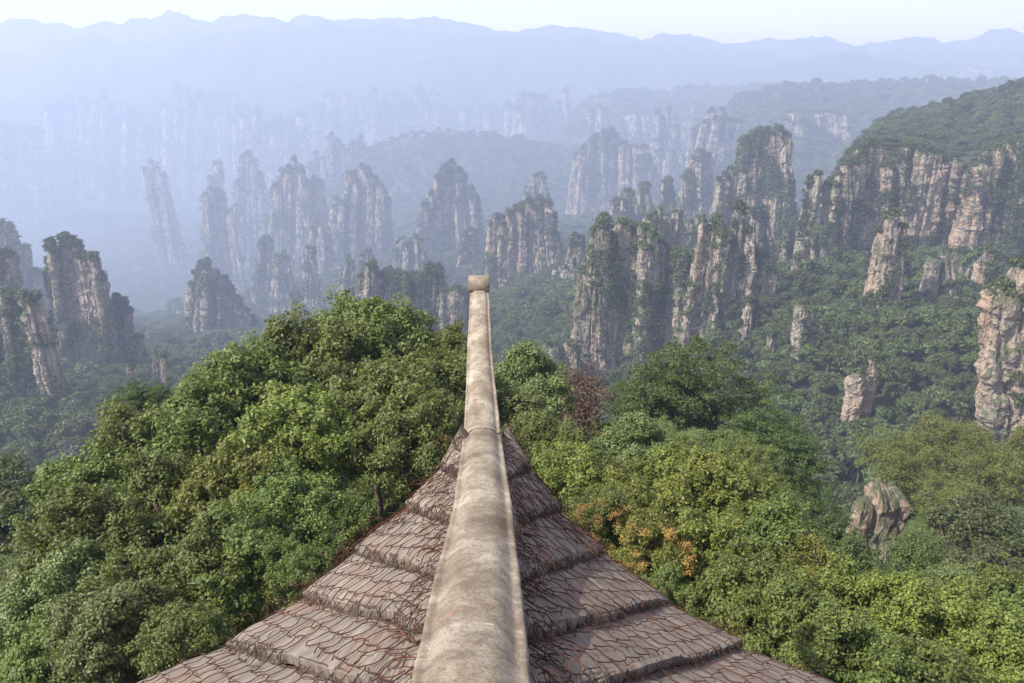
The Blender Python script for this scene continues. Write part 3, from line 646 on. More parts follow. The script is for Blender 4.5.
for a in [
 ('pale',528,392,34,24,'pale green tree right beside the far ridge end'),
 ('pale',520,430,28,20,'grey-green bush under the pale tree next to the ridge'),
 ('green',553,456,28,19,'green bush left of the brown tree'),
 ('pale',634,456,30,22,'bluish green bush between the brown tree and the big pine'),
 ('lime',560,484,34,16,'lime bush at the upper end of the right roof edge'),
 ('green',598,482,30,18,'mid green bush under the brown tree'),
 ('lime',662,486,38,19,'yellow-green bush below the bluish one'),
 ('lime',628,520,36,15,'lime bush above the orange-flowered ones'),
 ('lime',716,512,42,17,'large sunlit lime bush in the middle of the right slope'),
 ('lime',690,560,40,13,'lime bush right of the orange-flowered ones'),
 ('green',762,556,42,15,'green bush right of the large sunlit one'),
 ('lime',800,590,40,14,'lime bush in the middle of the lower right'),
 ('green',742,606,38,11.5,'leafy green bush over the right roof edge'),
 ('lime',838,592,34,19,'yellowish bush below the dark pine slope'),
 ('green',806,636,40,10.5,'dark green bush at the bottom beside the roof corner'),
 ('lime',872,612,42,13,'lime bush left of the bottom right corner bushes'),
 ('green',870,662,42,10.5,'green bush cut by the bottom edge, right of the roof'),
 ('lime',930,640,46,12,'sunlit yellow bush near the lower right corner'),
 ('green',925,626,32,17,'green bush under the rocky outcrop'),
 ('lime',990,668,46,11.5,'bright bush in the bottom right corner'),
 ('green',1010,620,40,15,'green bush at the right edge above the corner bush'),
 ('pale',960,604,36,20,'pale bush in front of the big grey-green tree'),
 ('green',665,600,26,11.5,'small bush between roof edge and orange flowers'),
 ('green',1040,672,46,12,'green bush half outside the bottom right corner'),
 ]: tree(*a, group=GR, name='bush' if a[4] < 20 else 'broadleaf_tree', cat='bush' if a[4] < 20 else 'tree')
tree('olive',600,524,26,13.5,'small bush with orange flower heads nearest the right roof edge','flowering_bush','bush',GR,blossom=True)
tree('lime',648,556,34,12.5,'larger bush dotted with orange flower heads on the right slope','flowering_bush','bush',GR,blossom=True)
tree('brown',586,402,36,29,'half bare tree with reddish brown twigs right of the ridge',group=GR,sz=.9)
PG = 'pines right of the roof'
tree('pine',692,412,58,42,'big dark green pine in the middle right',name='pine_tree',group=PG,sz=.9)
tree('pine',756,462,48,37,'second dark pine below and right of the biggest one',name='pine_tree',group=PG,sz=.85)
tree('pine',806,520,34,35,'low pine in the shade at the foot of the second pine',name='pine_tree',group=PG,sz=.85)
tree('pine',640,404,26,46,'small pine peeping out left of the biggest pine',name='pine_tree',group=PG,sz=.8)
tree('pine',524,368,14,40,'tiny pine tip beside the ridge near the roof tip',name='pine_tree',group=PG,sz=1)
GG = 'golden green pines on the rocky outcrop at right'
tree('gold',908,468,34,78,'golden pine at the left above the rocky outcrop',name='pine_tree',group=GG,sz=.85)
tree('gold',948,452,36,84,'golden pine with a bare leaning trunk, tallest on the outcrop',name='pine_tree',group=GG,sz=.9)
tree('gold',1000,486,40,76,'golden pine right of the tallest one',name='pine_tree',group=GG,sz=.85)
tree('gold',1030,462,34,82,'golden pine cut by the right edge',name='pine_tree',group=GG,sz=.85)
tree('gold',945,500,26,72,'low golden pine in front of the outcrop pines',name='pine_tree',group=GG,sz=.8)
tree('dark',970,560,58,50,'large rounded grey-green tree in front of the outcrop pines',group=GR,sz=.8)
tree('dark',1030,550,40,56,'grey-green tree behind the large rounded one at the right edge',group=GR,sz=.85)
EX = [(612,198,236,780),(630,190,230,770),(646,182,222,800),(668,178,216,820),(688,170,208,800),(760,206,250,610),(776,196,244,650),(790,226,268,580),(820,226,272,545),
 (836,250,288,505),(905,256,298,455),(966,258,296,452),(986,246,286,440),(770,328,366,372),(746,300,344,405),(728,258,300,470),(702,256,292,560),
 (310,246,296,820),(262,236,292,900),(283,252,305,860),(345,256,302,790),(366,250,300,770),(398,238,288,840),(416,236,276,830),(470,228,264,850),(176,300,350,900),(296,290,335,740),(232,205,262,1200),
 (596,178,214,1150),(740,190,226,830),(672,150,190,1250),(696,120,160,1150),(560,262,305,700),(600,150,190,1300)]
RL = [('right',0),('left',1)]
for i, (x, y0, y1, Y) in enumerate(EX):
    rg = np.random.default_rng(900+i); hw = rg.uniform(4.5, 8.5); ln = rg.uniform(-5, 3)
    fr = 'left part' if x < 330 else ('middle' if x < 560 else ('middle right' if x < 720 else 'right part'))
    crag('rock_fin', 'minor bushy rock fin half sunk in the forest, %s of the view' % fr,
         [(x-hw-ln,y0+7),(x-ln,y0),(x+hw-ln,y0+5)], L_(x-hw-3,x+hw+3,y1), Y, 3, cat='rock fin', veg=.36, top=.7, mat='rock' if i % 3 else 'rock_warm', group='minor rock fins in the forest, %s' % fr, wf=1.5)
# near rocky outcrop
crag('rock_outcrop','slanting tan rock outcrop under the golden pines',[(860,500),(872,482),(886,486),(904,506)],[(846,578),(916,584)],66,3,cat='rock outcrop',veg=0,top=0,mat='rock_near',wf=2.2,seed=4242)

# ------------------------------------------------------------------ forest on the slopes
def fcrown(seed, R0=4.0, nl=13, nq=85, q=.95):
    rg = np.random.default_rng(seed)
    d = rg.normal(size=(nl,3)); d /= np.linalg.norm(d, axis=1)[:,None]; d[:,2] = np.abs(d[:,2])*.9-.12
    C_ = d*R0*.62*rg.uniform(.75,1.15,(nl,1))*np.array([1,1,.8])+np.array([0,0,6.2])
    Rd = R0*rg.uniform(.3,.5,nl)
    return tuft_arr(rg, 0, C_, Rd, nq, np.full(nl, q), .78)
fvar = []
for i in range(6):
    v, q = fcrown(300+i, nl=11+i, q=.85)
    me = mesh_arr('crown', v, q); me.materials.append(M['forest']); 
    a = Acc(); tube(a, [(0,0,-2),(.1,0,1),(0,.15,3.5),(.1,.1,6)], [.32,.25,.2,.1], 6); tm = a.mesh('trunk', True); tm.materials.append(M['bark'])
    fvar.append((me, tm))
ft = np.array(foot)
def near_rock(x, y, z=None):
    bad = np.zeros(len(x), bool)
    for bx, by, tx, ty, r in ft:
        bad |= (np.hypot(x-bx, y-by) < r*.8) | (np.hypot(x-tx, y-ty) < r*.5)
    return bad
pts = []
def scatter(y0, y1, sp, s0):
    xs = np.arange(-.85*y1-60, .85*y1+60, sp); ys = np.arange(y0, y1, sp)
    X, Y = np.meshgrid(xs, ys); X = X.ravel()+rng.uniform(-.45,.45,X.size)*sp; Y = Y.ravel()+rng.uniform(-.45,.45,Y.size)*sp
    k = np.abs(X) < .78*Y+40; X, Y = X[k], Y[k]
    Z = ground(X, Y)
    P = np.stack([X, Y, Z], 1)
    u, v, d = proj(P)
    k = (u > -130) & (u < 1154) & (v > -20) & (v < 860); P = P[k]
    s = s0*np.clip(rng.lognormal(0,.28,len(P)), .5, 1.8); pts.append(np.column_stack([P, s]))
scatter(50, 380, 3.7, .66)
scatter(380, 900, 6.4, 1.05)
scatter(900, 1600, 9.5, 1.4)
scatter(1600, 2450, 15, 1.9)
for (G, rowid, tr) in tree_surf:
    D = np.median(G[...,1]); 
    if D > 2500: continue
    spc = 4.0 if D < 500 else (6.5 if D < 900 else (10 if D < 1700 else 14))
    s0 = .62 if D < 500 else (1.0 if D < 900 else (1.45 if D < 1700 else 1.9))
    A = G[:-1,:-1]; Bq = G[1:,:-1]; Dq = G[:-1,1:]
    ar = np.linalg.norm(np.cross(Bq-A, Dq-A), axis=2).ravel(); nn = int(ar.sum()/spc**2)
    j = rng.choice(len(ar), nn, p=ar/ar.sum()); a_, b_ = rng.random((2, nn, 1))
    Pq = A.reshape(-1,3)[j]+a_*(Bq-A).reshape(-1,3)[j]+b_*(Dq-A).reshape(-1,3)[j]
    u, v, d = proj(Pq); k = (u > -130) & (u < 1154); Pq = Pq[k]
    pts.append(np.column_stack([Pq, s0*np.clip(rng.lognormal(0,.28,len(Pq)), .5, 1.8)]))
pts = np.concatenate(pts); pts[:,2] -= 2.0*pts[:,3]
pts = pts[~near_rock(pts[:,0], pts[:,1])]
pts = pts[np.maximum(knoll(pts[:,0], pts[:,1]), spur(pts[:,0], pts[:,1])) < ground(pts[:,0], pts[:,1])-1]
# the ones that show largest become trees of their own
u, v, d = proj(pts[:,:3]+np.array([0,0,6])*pts[:,3:4])
inf = (u > 2) & (u < 1022) & (v > 2) & (v < 681) & (d < 380)
for (px, py, r) in disc: inf &= ~(np.hypot(u-px, v-py) < r*.85)
inf &= ~((np.abs(u-475) < 14+(v-280)*.85) & (v > 430))
cand = np.where(inf)[0]
vis = np.ones(len(cand), bool); Pc = pts[cand,:3]+np.array([0,0,5.5])
for f in np.linspace(.25, .985, 45):
    q = Pc*f; vis &= ~(ground(q[:,0], q[:,1])+1.5 > q[:,2])
cand = cand[vis]; cand = cand[np.argsort(d[cand]/pts[cand,3])][:285]
REG = [((0,180),(0,700),'one of the look-alike green trees on the wooded slope below the left pillars'),
       ((180,560),(0,700),'one of the look-alike green trees in the gap behind the left tree mass'),
       ((560,760),(0,700),'one of the look-alike dark green trees at the foot of the broad grey block'),
       ((760,905),(0,400),'one of the look-alike green trees on the slope around the short pale pillars'),
       ((760,905),(400,700),'one of the look-alike green trees in the shaded hollow below the tilted stump'),
       ((905,1100),(0,700),'one of the look-alike green trees on the wooded slope beside the huge orange-grey pillar')]
src = []
for n_, ci in enumerate(cand):
    x, y, z, s = pts[ci]; cm, tm = fvar[n_ % 6]
    lb = next(r for r in REG if r[0][0] <= u[ci] < r[0][1] and r[1][0] <= v[ci] < r[1][1])[2]
    root = empty('forest_tree', (x, y, z)); root.rotation_euler = (0,0,rng.uniform(0,6.28)); root.scale = (s, s, s*rng.uniform(.9,1.2))
    tag(root, lb, 'tree', lb.replace('one of the look-alike ', ''))
    c = link('crown', cm, None, root); link('trunk', tm, None, root)
    if n_ < 6: src.append(c)
rest = np.ones(len(pts), bool); rest[cand] = False; pr = pts[rest]
print('forest individuals', len(cand), 'stuff instances', len(pr))
def forest(label, P, src=src, name='forest', fit=1.0):
    me = bpy.data.meshes.new(name); me.vertices.add(len(P)); me.vertices.foreach_set('co', P[:,:3].astype(np.float32).ravel())
    at = me.attributes.new('sz', 'FLOAT', 'POINT'); at.data.foreach_set('value', P[:,3].astype(np.float32))
    o = link(name, me); tag(o, label, name, kind='stuff')
    ng = bpy.data.node_groups.new('forest_scatter', 'GeometryNodeTree')
    ng.interface.new_socket('Geometry', in_out='INPUT', socket_type='NodeSocketGeometry')
    ng.interface.new_socket('Geometry', in_out='OUTPUT', socket_type='NodeSocketGeometry')
    N = ng.nodes; L = ng.links
    gi = N.new('NodeGroupInput'); go = N.new('NodeGroupOutput'); ip = N.new('GeometryNodeInstanceOnPoints')
    g2i = N.new('GeometryNodeGeometryToInstance')
    for s in src:
        oi = N.new('GeometryNodeObjectInfo'); oi.inputs['Object'].default_value = s; oi.transform_space = 'ORIGINAL'
        L.new(oi.outputs['Geometry'], g2i.inputs[0])
    L.new(gi.outputs[0], ip.inputs['Points']); L.new(g2i.outputs[0], ip.inputs['Instance'])
    ip.inputs['Pick Instance'].default_value = True
    ri = N.new('FunctionNodeRandomValue'); ri.data_type = 'INT'; ri.inputs[4].default_value = 0; ri.inputs[5].default_value = len(src)-1
    L.new(ri.outputs[2], ip.inputs['Instance Index'])
    rv = N.new('FunctionNodeRandomValue'); rv.data_type = 'FLOAT_VECTOR'; rv.inputs[0].default_value = (-.12,-.12,0); rv.inputs[1].default_value = (.12,.12,6.283)
    L.new(rv.outputs[0], ip.inputs['Rotation'])
    na = N.new('GeometryNodeInputNamedAttribute'); na.data_type = 'FLOAT'; na.inputs[0].default_value = 'sz'
    L.new(na.outputs[0], ip.inputs['Scale']); L.new(ip.outputs[0], go.inputs[0])
    md = o.modifiers.new('scatter', 'NODES'); md.node_group = ng
    return o
nearf = pr[:,1] < 400
forest('dense green forest filling the slopes between the nearer pillars', pr[nearf])
forest('hazy blue-green forest on the farther ridges and plateaus', pr[~nearf])

gx, gy = np.meshgrid(np.arange(-34, 60, 1.7), np.arange(2.5, 88, 1.7)); gx = gx.ravel()+rng.uniform(-.8,.8,gx.size); gy = gy.ravel()+rng.uniform(-.8,.8,gy.size)
k = (np.abs(gx) < .8*gy+4) & ((np.hypot(gx, gy) < 36) | (spur(gx, gy) > knoll(gx, gy))) & ((np.hypot(gx, gy-2) > 4.2))
gx, gy = gx[k], gy[k]; gz = ground(gx, gy); oc = PY(878, 520, 64); k = (np.maximum(knoll(gx, gy), spur(gx, gy)) > valley(gx, gy)+3) & (np.hypot(gx-oc[0], gy-oc[1]) > 5) & ~((gx/gy > .46) & (gx/gy < .60) & (gy > 36) & (gy < 67))
s_ = rng.uniform(.75,1.25,k.sum())*np.clip(.75+.014*np.hypot(gx[k],gy[k]), .7, 1.7)
und = [next(c for c in o.children if c.name.startswith('crown')) for o in C.objects if o.get('group') in (GL, GR) and o.name.startswith(('bush', 'broadleaf')) and abs(o.location.x) < 12][:40:5]
forest('low leafy undergrowth covering the knoll around the pavilion', np.column_stack([gx[k], gy[k], gz[k]+.25, s_]), und, 'undergrowth')
# ------------------------------------------------------------------ pavilion roof
root = empty('pavilion_roof', (0, 1.5, -3.0)); tag(root, 'stone pavilion roof with a pale concrete hip ridge curving up to a scrolled tip', 'roof')
LOC = Vector(root.location)
def plink(name, me, mat, parent=root):
    from mathutils import Matrix
    if parent is root: me.transform(Matrix.Translation(-LOC))
    return link(name, me, mat, parent)
# ridge samples: py, left px, right px, depth
RS = [(900,372,560,1.45),(760,394,545,1.85),(683,408,532,2.1),(640,418,528,2.38),(600,427,524,2.7),(560,437,519,3.08),(530,446,515,3.45),(500,453,512,3.85),(470,458,507,4.3),(450,461,504,4.75),(432,463,501.5,5.15)]
RS2 = [(431,463.5,501,5.17),(410,464.5,499,5.45),(380,466,495.5,5.85),(350,467,492.5,6.2),(320,468.5,490.5,6.55),(300,469.5,489.5,6.8),(286,470,488.5,6.95)]
def dens(rows, k):
    rows = np.array(rows, float); s = np.linspace(0, len(rows)-1, k); i0 = np.arange(len(rows))
    # smooth interpolation
    out = []
    for c in range(4):
        p = rows[:,c]; m_ = np.gradient(p); j = np.minimum(s.astype(int), len(rows)-2); f = s-j
        out.append((2*f**3-3*f**2+1)*p[j]+(f**3-2*f**2+f)*m_[j]+(-2*f**3+3*f**2)*p[j+1]+(f**3-f**2)*m_[j+1])
    return np.array(out).T
# cross-section: x in -1..1 (half width), y height fraction of width
XH = [(1.0,-.55),(1.01,-.13),(.99,-.085),(.94,-.068),(.87,-.070),(.81,-.074),(.76,-.058),(.69,-.028),(.60,.012),(.46,.062),(.30,.082),(.15,.092),(0,.095)]
XS = [(-a_, b_) for a_, b_ in XH]+XH[:-1][::-1]
XH2 = [(1.0,-.95),(1.0,-.16),(.985,-.09),(.94,-.068),(.87,-.066),(.81,-.075),(.76,-.06),(.69,-.015),(.60,.025),(.46,.056),(.30,.076),(.15,.086),(0,.089)]
XS2 = [(-a_, b_) for a_, b_ in XH2]+XH2[:-1][::-1]
def sweep(rows, xs, k, seed, amp):
    d = dens(rows, k); L = np.array([PD(a[1], a[0], a[3]) for a in d]); Rr = np.array([PD(a[2], a[0], a[3]) for a in d])
    c = (L+Rr)/2; hw = (Rr-L)/2; w = np.linalg.norm(hw, axis=1)*2
    tg = np.gradient(c, axis=0); tg /= np.linalg.norm(tg, axis=1)[:,None]
    hx = hw/np.linalg.norm(hw, axis=1)[:,None]; up = np.cross(hx, tg); up /= np.linalg.norm(up, axis=1)[:,None]
    xs = np.array(xs); V = c[:,None]+hw[:,None]*xs[None,:,0:1]+up[:,None]*(w[:,None]*xs[None,:,1])[...,None]
    V = V + up[:,None]*((fbm(V*np.array([26,26,26]), seed, 4)-.5)*amp*.7)[...,None] + hx[:,None]*((fbm(V*np.array([14,14,14]), seed+4, 4)-.5)*amp)[...,None]
    m, n = len(c), len(xs); Q = grid_q(m, n)
    # close bottom and ends
    bot = np.stack([np.arange(m-1)*n, (np.arange(m-1)+1)*n, (np.arange(m-1)+1)*n+n-1, np.arange(m-1)*n+n-1], -1)
    Vf = V.reshape(-1,3); e0 = V[0].mean(0); e1 = V[-1].mean(0); Vf = np.concatenate([Vf, [e0, e1]])
    j = np.arange(n); jn = (j+1)%n
    T = np.concatenate([np.stack([j, jn, np.full(n, m*n)], -1), np.stack([(m-1)*n+jn, (m-1)*n+j, np.full(n, m*n+1)], -1)])
    return Vf, np.concatenate([Q, bot]), T, c, up, w, hx
rv, rq, rt, rc, rup, rw, rhx = sweep(RS, XS, 260, 41, .008)
rb = BVHTree.FromPolygons([tuple(p) for p in rv], [tuple(int(k) for k in f) for f in rq])
def on_ridge(px, py):
    h = rb.ray_cast(Vector((0,0,0)), Vector(tuple(ray(px, py))).normalized(), 20); return tuple(h[0]) if h[0] is not None else (0,0,-50)
RED = (.20,.055,.045)
SPOTS = [(on_ridge(481,600), .008, RED, (1,1,1)), (on_ridge(490,605), .009, RED, (1,1,1)), (on_ridge(463,610), .010, (.25,.10,.08), (1,1,1)),
         (on_ridge(447,616), .022, (.30,.16,.12), (.5,1,1)), (on_ridge(434,620), .016, (.30,.16,.12), (1,1,1)), (on_ridge(491,624), .012, (.62,.6,.56), (.45,2.2,2.2))]
M['concrete'] = concrete_mat()
plink('ridge_beam', mesh_arr('ridge_beam', rv, rq, rt, True), M['concrete'])
v2, q2, t2, c2, up2, w2, hx2 = sweep(RS2, XS2, 110, 42, .005)
plink('ridge_tip', mesh_arr('ridge_tip', v2, q2, t2, True), M['concrete'])
# scroll rolled at the very tip (axis across the ridge)
a = Acc(); cc = c2[-1]+up2[-1]*.02; rad = .078; wid = w2[-1]*.56
prof = []
nseg = 40
xsn = [-1,-.985,-.95,.95,.985,1]; rsn = [.86,.95,1,1,.95,.86]
for x_, r_ in zip(xsn, rsn):
    for k in range(nseg):
        th = 2*math.pi*k/nseg
        prof.append(cc+np.array([x_*wid, math.cos(th)*rad*r_, math.sin(th)*rad*r_*1.0]))
prof = np.array(prof); Q = []
for i in range(5):
    for k in range(nseg): Q.append((i*nseg+k, (i+1)*nseg+k, (i+1)*nseg+(k+1)%nseg, i*nseg+(k+1)%nseg))
V = np.concatenate([prof, [cc+np.array([-wid,0,0]), cc+np.array([wid,0,0])]])
T = [(k, (k+1)%nseg, 6*nseg) for k in range(nseg)]+[(5*nseg+(k+1)%nseg, 5*nseg+k, 6*nseg+1) for k in range(nseg)]
V = V+(fbm(V*14, 77, 3)-.5)[:,None]*.008
plink('scroll_end', mesh_arr('scroll_end', V, Q, T, True), M['concrete'])

# roof strips; each boundary: ridge-side pixel, outer pixel (on the eave, whose plan line runs back at 45 degrees)
def ridge_depth(py): r_ = np.array(RS+RS2[1:]); o_ = np.argsort(r_[:,0]); return np.interp(py, r_[o_,0], r_[o_,3])
def eave(px, py, Yc):
    r_ = ray(px, py); D = Yc/(r_[1]+abs(r_[0])); return r_*D
LB = [((472,428),(462,424)),((462,470),(441,469)),((455,514),(405,509)),((444,566),(355,553)),((432,617),(303,598)),((420,690),(228,646)),((396,800),(128,694)),((380,960),(-40,760))]
RB = [((494,430),(508,428)),((503,472),(531,470)),((510,516),(560,511)),((517,570),(603,554)),((523,624),(668,604)),((528,690),(743,649)),((545,800),(840,692)),((560,960),(980,752))]
strips = []; bv_V = []; bv_F = []; nbv = 0; bpairs = {}
for side, BB, Yc in ((-1, LB, 4.9), (1, RB, 4.8)):
    edges = []
    for (r_, o_) in BB:
        A_ = PD(r_[0], r_[1], ridge_depth(min(r_[1], 900))*1.0)+np.array([0,0,-.10 if edges else -.20]); A_[0] -= side*.08
        edges.append((A_, eave(o_[0], o_[1], Yc)))
    bpairs[side] = edges
    for i in range(len(edges)-1):
        (fa, fo), (na, no) = edges[i], edges[i+1]     # far boundary, near boundary
        nu, nv_ = 44, 15
        uu, vv = np.meshgrid(np.linspace(0,1,nu), np.linspace(0,1,nv_))   # u ridge->eave, v far->near
        Fp = fa+(fo-fa)*uu[...,None]; Np = na+(no-na)*uu[...,None]
        P = Fp+(Np-Fp)*vv[...,None]
        sag = -.05*np.sin(uu*math.pi)*0
        P[...,2] += .042*(vv**1.3) + .008*np.sin(vv*math.pi) + (fbm(P*4, 60+i, 3)-.5)*.028 + (fbm(P*14, 62+i, 3)-.5)*.014
        edge_j = (vn(np.stack([uu*9+i*3, uu*0+side, uu*0], -1))-.5)*.05
        P[...,1] -= edge_j*(vv>.9)
        # near lip down, and outer lip down
        lip = P[-1].copy(); lip[:,2] -= .06; lip[:,1] += .012
        P = np.concatenate([P, P[-1:], lip[None]], 0)
        ol = P[:,-1].copy(); ol[:,2] -= .09; ol[:,0] -= side*-.0
        P = np.concatenate([P, ol[:,None]], 1)
        r0_, c0_ = P.shape[:2]
        UV = np.stack(np.meshgrid(np.linspace(0,1,c0_)*np.linalg.norm(fo-fa)*1.2+i*3.7, np.linspace(0,1,r0_)*.5+i*1.3+side), -1).reshape(-1,2)
        q = grid_q(r0_, c0_); q = np.delete(q, np.s_[(r0_-3)*(c0_-1):(r0_-2)*(c0_-1)], axis=0)
        if side > 0: q = q[:,::-1]
        me = mesh_arr('roof_strip', P.reshape(-1,3), q, smooth=True, uv=UV)
        top_ = P[:-2,:-1].reshape(-1,3)
        bv_V.append(top_); bv_F.append(grid_q(r0_-2, c0_-1)+nbv); nbv += len(top_)
        plink('roof_strip', me, M['slab'])
# deck under the strips and eave boards, and posts down to the ground
for side in (-1, 1):
    e = bpairs[side]; V = []; 
    for (a_, o_) in e:
        ctr = np.array([0.0, a_[1], a_[2]]); V += [ctr-[0,0,.06], o_-[0,0,.10]]
    V = np.array(V); V2 = V-[0,0,.07]; n = len(V); A_ = np.concatenate([V, V2]); Q = []
    for i in range(len(e)-1):
        k = 2*i; Q += [(k,k+1,k+3,k+2), (n+k,n+k+2,n+k+3,n+k+1), (k+1,n+k+1,n+k+3,k+3)]
    plink('roof_deck', mesh_arr('roof_deck', A_, Q), M['wood'])
for (x, y) in ((0.0, 4.1), (-1.9, 1.6), (1.9, 1.6)):
    a = Acc(); tube(a, [(x,y,-12.5),(x,y,-3.05)], [.13,.12], 16); plink('post', a.mesh('post', True), M['wood'])

# ------------------------------------------------------------------ rusty wire netting
BV = np.concatenate(bv_V); BF = np.concatenate(bv_F)
bvh = BVHTree.FromPolygons([tuple(p) for p in BV], [tuple(int(k) for k in f) for f in BF])
eL = np.array([o for (_, o) in bpairs[-1]]); eR = np.array([o for (_, o) in bpairs[1]])
def surf(x, y):
    """height of the net over the roof; just outside the eave it hangs down"""
    h = bvh.ray_cast(Vector((x, y, 1)), Vector((0,0,-1)), 8)
    if h[0] is not None: return h[0].z, 0.0
    near = bvh.find_nearest(Vector((x, y, -2.7)))
    if near[0] is None: return None, 9
    d = math.hypot(near[0].x-x, near[0].y-y)
    return near[0].z-d*1.1, d
def ridge_x(y):
    return np.interp(y, rc[:,1], rc[:,0]), np.interp(y, rc[:,1], rw)/2
def net(side, cell, rad, seed, prob, lift, jit=.10, over=.10, rot=.0):
    rg = np.random.default_rng(seed); acc = Acc(); a_ = cell
    cache = {}
    def node(i, j):
        if (i, j) in cache: return cache[(i, j)]
        # brick-like hexagons
        x = i*a_*.5*1.0; y = j*a_*.8+((a_*.22) if (i+j) % 2 else -(a_*.22))
        x, y = x*math.cos(rot)-y*math.sin(rot), x*math.sin(rot)+y*math.cos(rot)
        x += rg.normal(0, a_*jit); y += rg.normal(0, a_*jit)
        xw, yw = x, y+1.2
        if yw > 5.1 or yw < -.3: r = None
        else:
            rx, hw_ = ridge_x(min(max(yw, rc[0,1]), rc[-1,1]))
            if (xw-rx)*side < hw_*.85: r = None
            else:
                z, dd = surf(xw, yw)
                if z is None or dd > over: r = None
                else:
                    bl = fbm(np.array([[xw*3, yw*3, seed*1.0]]), seed%50, 2)[0]
                    r = np.array([xw, yw, z+lift+.02*max(0, bl-.45)+abs(rg.normal(0,.003))]), dd, (xw-rx)*side-hw_
        cache[(i, j)] = r; return r
    ni = int(6.5/(a_*.5)); nj = int(5.5/(a_*.8))+4
    rngi = range(0, ni) if rot == 0 else range(-4, ni+20)
    for i0 in range(-20, ni):
        for j in range(-12, nj+8):
            i = i0*side
            A1 = node(i, j)
            if A1 is None: continue
            nb = [node(i+side, j)]
            if (i+j) % 2: nb.append(node(i, j+1))
            for B1 in nb:
                if B1 is None: continue
                if rg.random() > prob(A1[1], A1[2], A1[0][1]): continue
                p, q = A1[0], B1[0]
                if np.linalg.norm(p-q) > a_*1.9: continue
                m1 = p+(q-p)*.33; m2 = p+(q-p)*.67
                sg = rg.normal(0, a_*.05, 3); sg[2] = abs(sg[2])*.5
                tube(acc, [p, m1+sg-np.array([0,a_*.05,0]), m2+sg-np.array([0,a_*.05,0]), q], rad, 4, False)
    return acc
for side, lab in ((-1, 'rusty hexagonal wire netting laid over the roof left of the ridge'), (1, 'rusty hexagonal wire netting laid over the roof right of the ridge')):
    nr = empty('wire_netting', (0, 1.5, -3)); tag(nr, lab, 'wire netting', 'rusty wire netting on the roof')
    def PL(name, acc, mat):
        from mathutils import Matrix
        me = acc.mesh(name, False); me.transform(Matrix.Translation(-Vector(nr.location))); link(name, me, M[mat], nr)
    PL('main_mesh', net(side, .122, .0026, 5+side, lambda d, r, y: .985, .012, .045), 'rust')
    # tangled second layer along the ridge and the eaves
    tang = (net(side, .085, .0021, 25+side, lambda d, r, y: .9 if (d > .0 or r < .13 or y > 3.9) else .03, .022, .22, .13, .3))
    # doubled dark selvedge wires along each step
    acc = Acc(); rg = np.random.default_rng(9+side)
    for (A_, O_) in bpairs[side][1:]:
        for q in range(4):
            n = 46; f = np.linspace(.03, .99, n); p = A_+(O_-A_)*f[:,None]
            p = p+np.column_stack([rg.normal(0,.004,n), rg.normal(0,.006,n)+(q-1.5)*.014-.012, rg.normal(0,.004,n)])
            zz = [surf(a_[0], a_[1])[0] for a_ in p]; 
            p[:,2] = np.array([z if z is not None else p[k,2] for k, z in enumerate(zz)])+.010
            tube(acc, p, .0022, 4, False)
        for k in range(90):
            f = rg.uniform(.03,.99); p = A_+(O_-A_)*f; z = surf(p[0], p[1])[0]; z = p[2] if z is None else z
            s_ = np.array([p[0]+rg.normal(0,.004), p[1]+.02, z+.014]); e_ = np.array([p[0]+rg.normal(0,.012), p[1]-.045, z-.02])
            tube(acc, [s_, (s_+e_)/2+[0,0,.012], e_], .0016, 4, False)
    PL('selvedge', acc, 'dark_wire')
    # loose curls of wire
    acc = tang
    for k in range(150):
        t_ = rg.random()
        if rg.random() < .55:
            yy = rg.uniform(1.5, 4.6); rx, hw_ = ridge_x(yy); x, y = rx+side*(hw_+rg.uniform(.01,.12)), yy
        else:
            j = rg.integers(0, 5); f = rg.random(); E = bpairs[side]; o_ = E[j][1]+(E[j+1][1]-E[j][1])*f; x, y = o_[0]+side*rg.uniform(-.08,.06), o_[1]+rg.uniform(-.05,.05)
        z, dd = surf(x, y)
        if z is None: continue
        n = 9; L = rg.uniform(.06,.2); th = rg.uniform(0,6.28); cv = rg.normal(0, 2.5)
        s_ = np.linspace(0, 1, n); an = th+cv*s_
        p = np.column_stack([x+np.cumsum(np.cos(an))*L/n, y+np.cumsum(np.sin(an))*L/n, z+.015+.05*np.sin(s_*math.pi)*rg.random()+s_*0])
        tube(acc, p, .0018, 4, False)
    PL('tangled_edge', acc, 'rust'); tag(C.objects[-1], kind='stuff')

# ------------------------------------------------------------------ haze
top = 175.0; bot = float(zmin)-1.0
x0, x1, y0, y1 = -XB-20, XB+20, -620, YB+20
V = [(x, y, z) for z in (bot, top) for (x, y) in ((x0,y0),(x1,y0),(x1,y1),(x0,y1))]
hz = link('haze', mesh_arr('haze', V, [(3,2,1,0),(4,5,6,7),(0,1,5,4),(1,2,6,5),(2,3,7,6),(3,0,4,7)]))
m, nt = newmat('blue_haze'); b = NB(nt); pv = b.n('ShaderNodeVolumePrincipled')
pv.inputs['Color'].default_value = (.625,.745,.955,1); pv.inputs['Absorption Color'].default_value = (0,0,0,1)
pv.inputs['Density'].default_value = .00048; pv.inputs['Anisotropy'].default_value = .15
o_ = b.n('ShaderNodeOutputMaterial'); b.l(pv.outputs[0], o_.inputs['Volume'])
hz.data.materials.append(m); tag(hz, 'pale blue haze filling the valley', 'haze', kind='stuff')

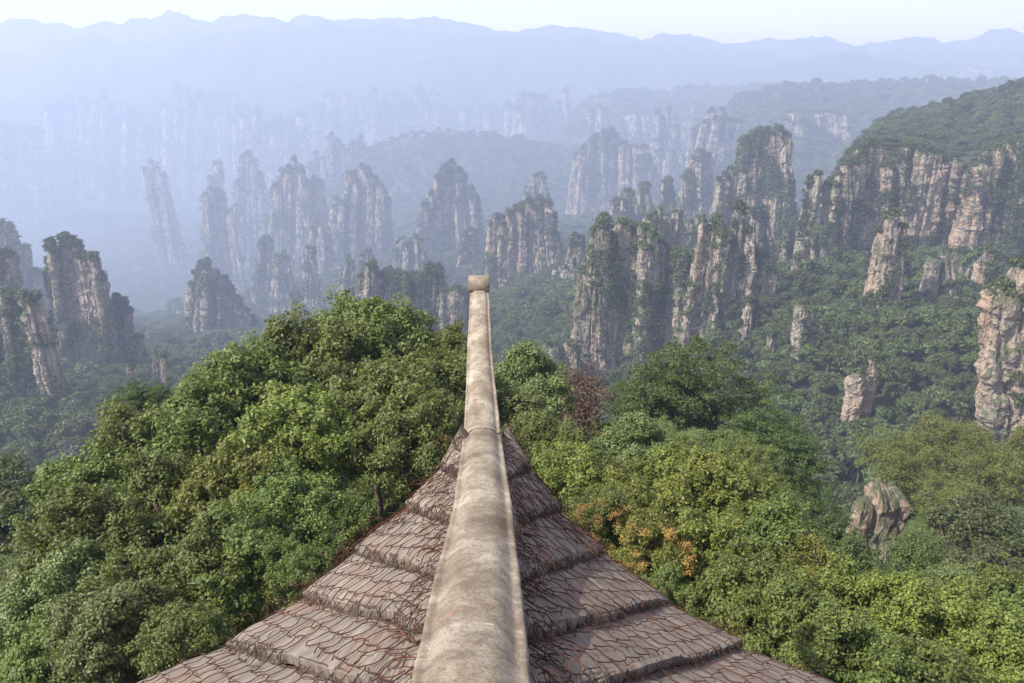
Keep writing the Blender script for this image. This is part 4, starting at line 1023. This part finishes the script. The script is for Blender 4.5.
# ------------------------------------------------------------------ light, camera, render settings
AZ = R(-112); EL = R(49)       # sun azimuth measured from +Y towards +X, elevation
sd = Vector((math.sin(AZ)*math.cos(EL), math.cos(AZ)*math.cos(EL), math.sin(EL)))
sl = bpy.data.lights.new('sun', 'SUN'); sl.energy = 4.7; sl.angle = R(.6); sl.color = (1, .94, .85)
so = bpy.data.objects.new('sun', sl); C.objects.link(so); so.rotation_euler = (-sd).to_track_quat('-Z', 'Y').to_euler(); so.location = sd*100
w = bpy.data.worlds.new('World'); sc.world = w; w.use_nodes = True; nt = w.node_tree; nt.nodes.clear()
sk = nt.nodes.new('ShaderNodeTexSky'); sk.sky_type = 'NISHITA'; sk.sun_disc = False; sk.sun_elevation = EL; sk.sun_rotation = AZ
sk.air_density = 1.0; sk.dust_density = 1.0; sk.ozone_density = 1.0
bg = nt.nodes.new('ShaderNodeBackground'); bg.inputs['Strength'].default_value = .15
wo = nt.nodes.new('ShaderNodeOutputWorld'); hs = nt.nodes.new('ShaderNodeHueSaturation'); hs.inputs['Saturation'].default_value = .45; nt.links.new(sk.outputs[0], hs.inputs['Color']); tn = nt.nodes.new('ShaderNodeMix'); tn.data_type = 'RGBA'; tn.blend_type = 'MULTIPLY'; tn.inputs[0].default_value = 1; tn.inputs[7].default_value = (1.05,.92,1.03,1); nt.links.new(hs.outputs[0], tn.inputs[6]); nt.links.new(tn.outputs[2], bg.inputs[0]); nt.links.new(bg.outputs[0], wo.inputs[0])
cam = bpy.data.cameras.new('camera'); cam.sensor_width = 36; cam.lens = F*36/W; cam.clip_start = .05; cam.clip_end = 20000
co = bpy.data.objects.new('camera', cam); C.objects.link(co); co.location = (0,0,0); co.rotation_euler = (math.pi/2-PITCH, 0, 0); sc.camera = co
sc.render.engine = 'CYCLES'
cy = sc.cycles; cy.max_bounces = 6; cy.diffuse_bounces = 3; cy.glossy_bounces = 1; cy.transmission_bounces = 3; cy.transparent_max_bounces = 4; cy.volume_bounces = 2
cy.use_denoising = True; cy.caustics_reflective = False; cy.caustics_refractive = False
try: cy.denoiser = 'OPENIMAGEDENOISE'; cy.denoising_prefilter = 'ACCURATE'
except Exception: pass
sc.view_settings.view_transform = 'Standard'; sc.view_settings.look = 'None'; sc.view_settings.gamma = 1; sc.view_settings.exposure = .97
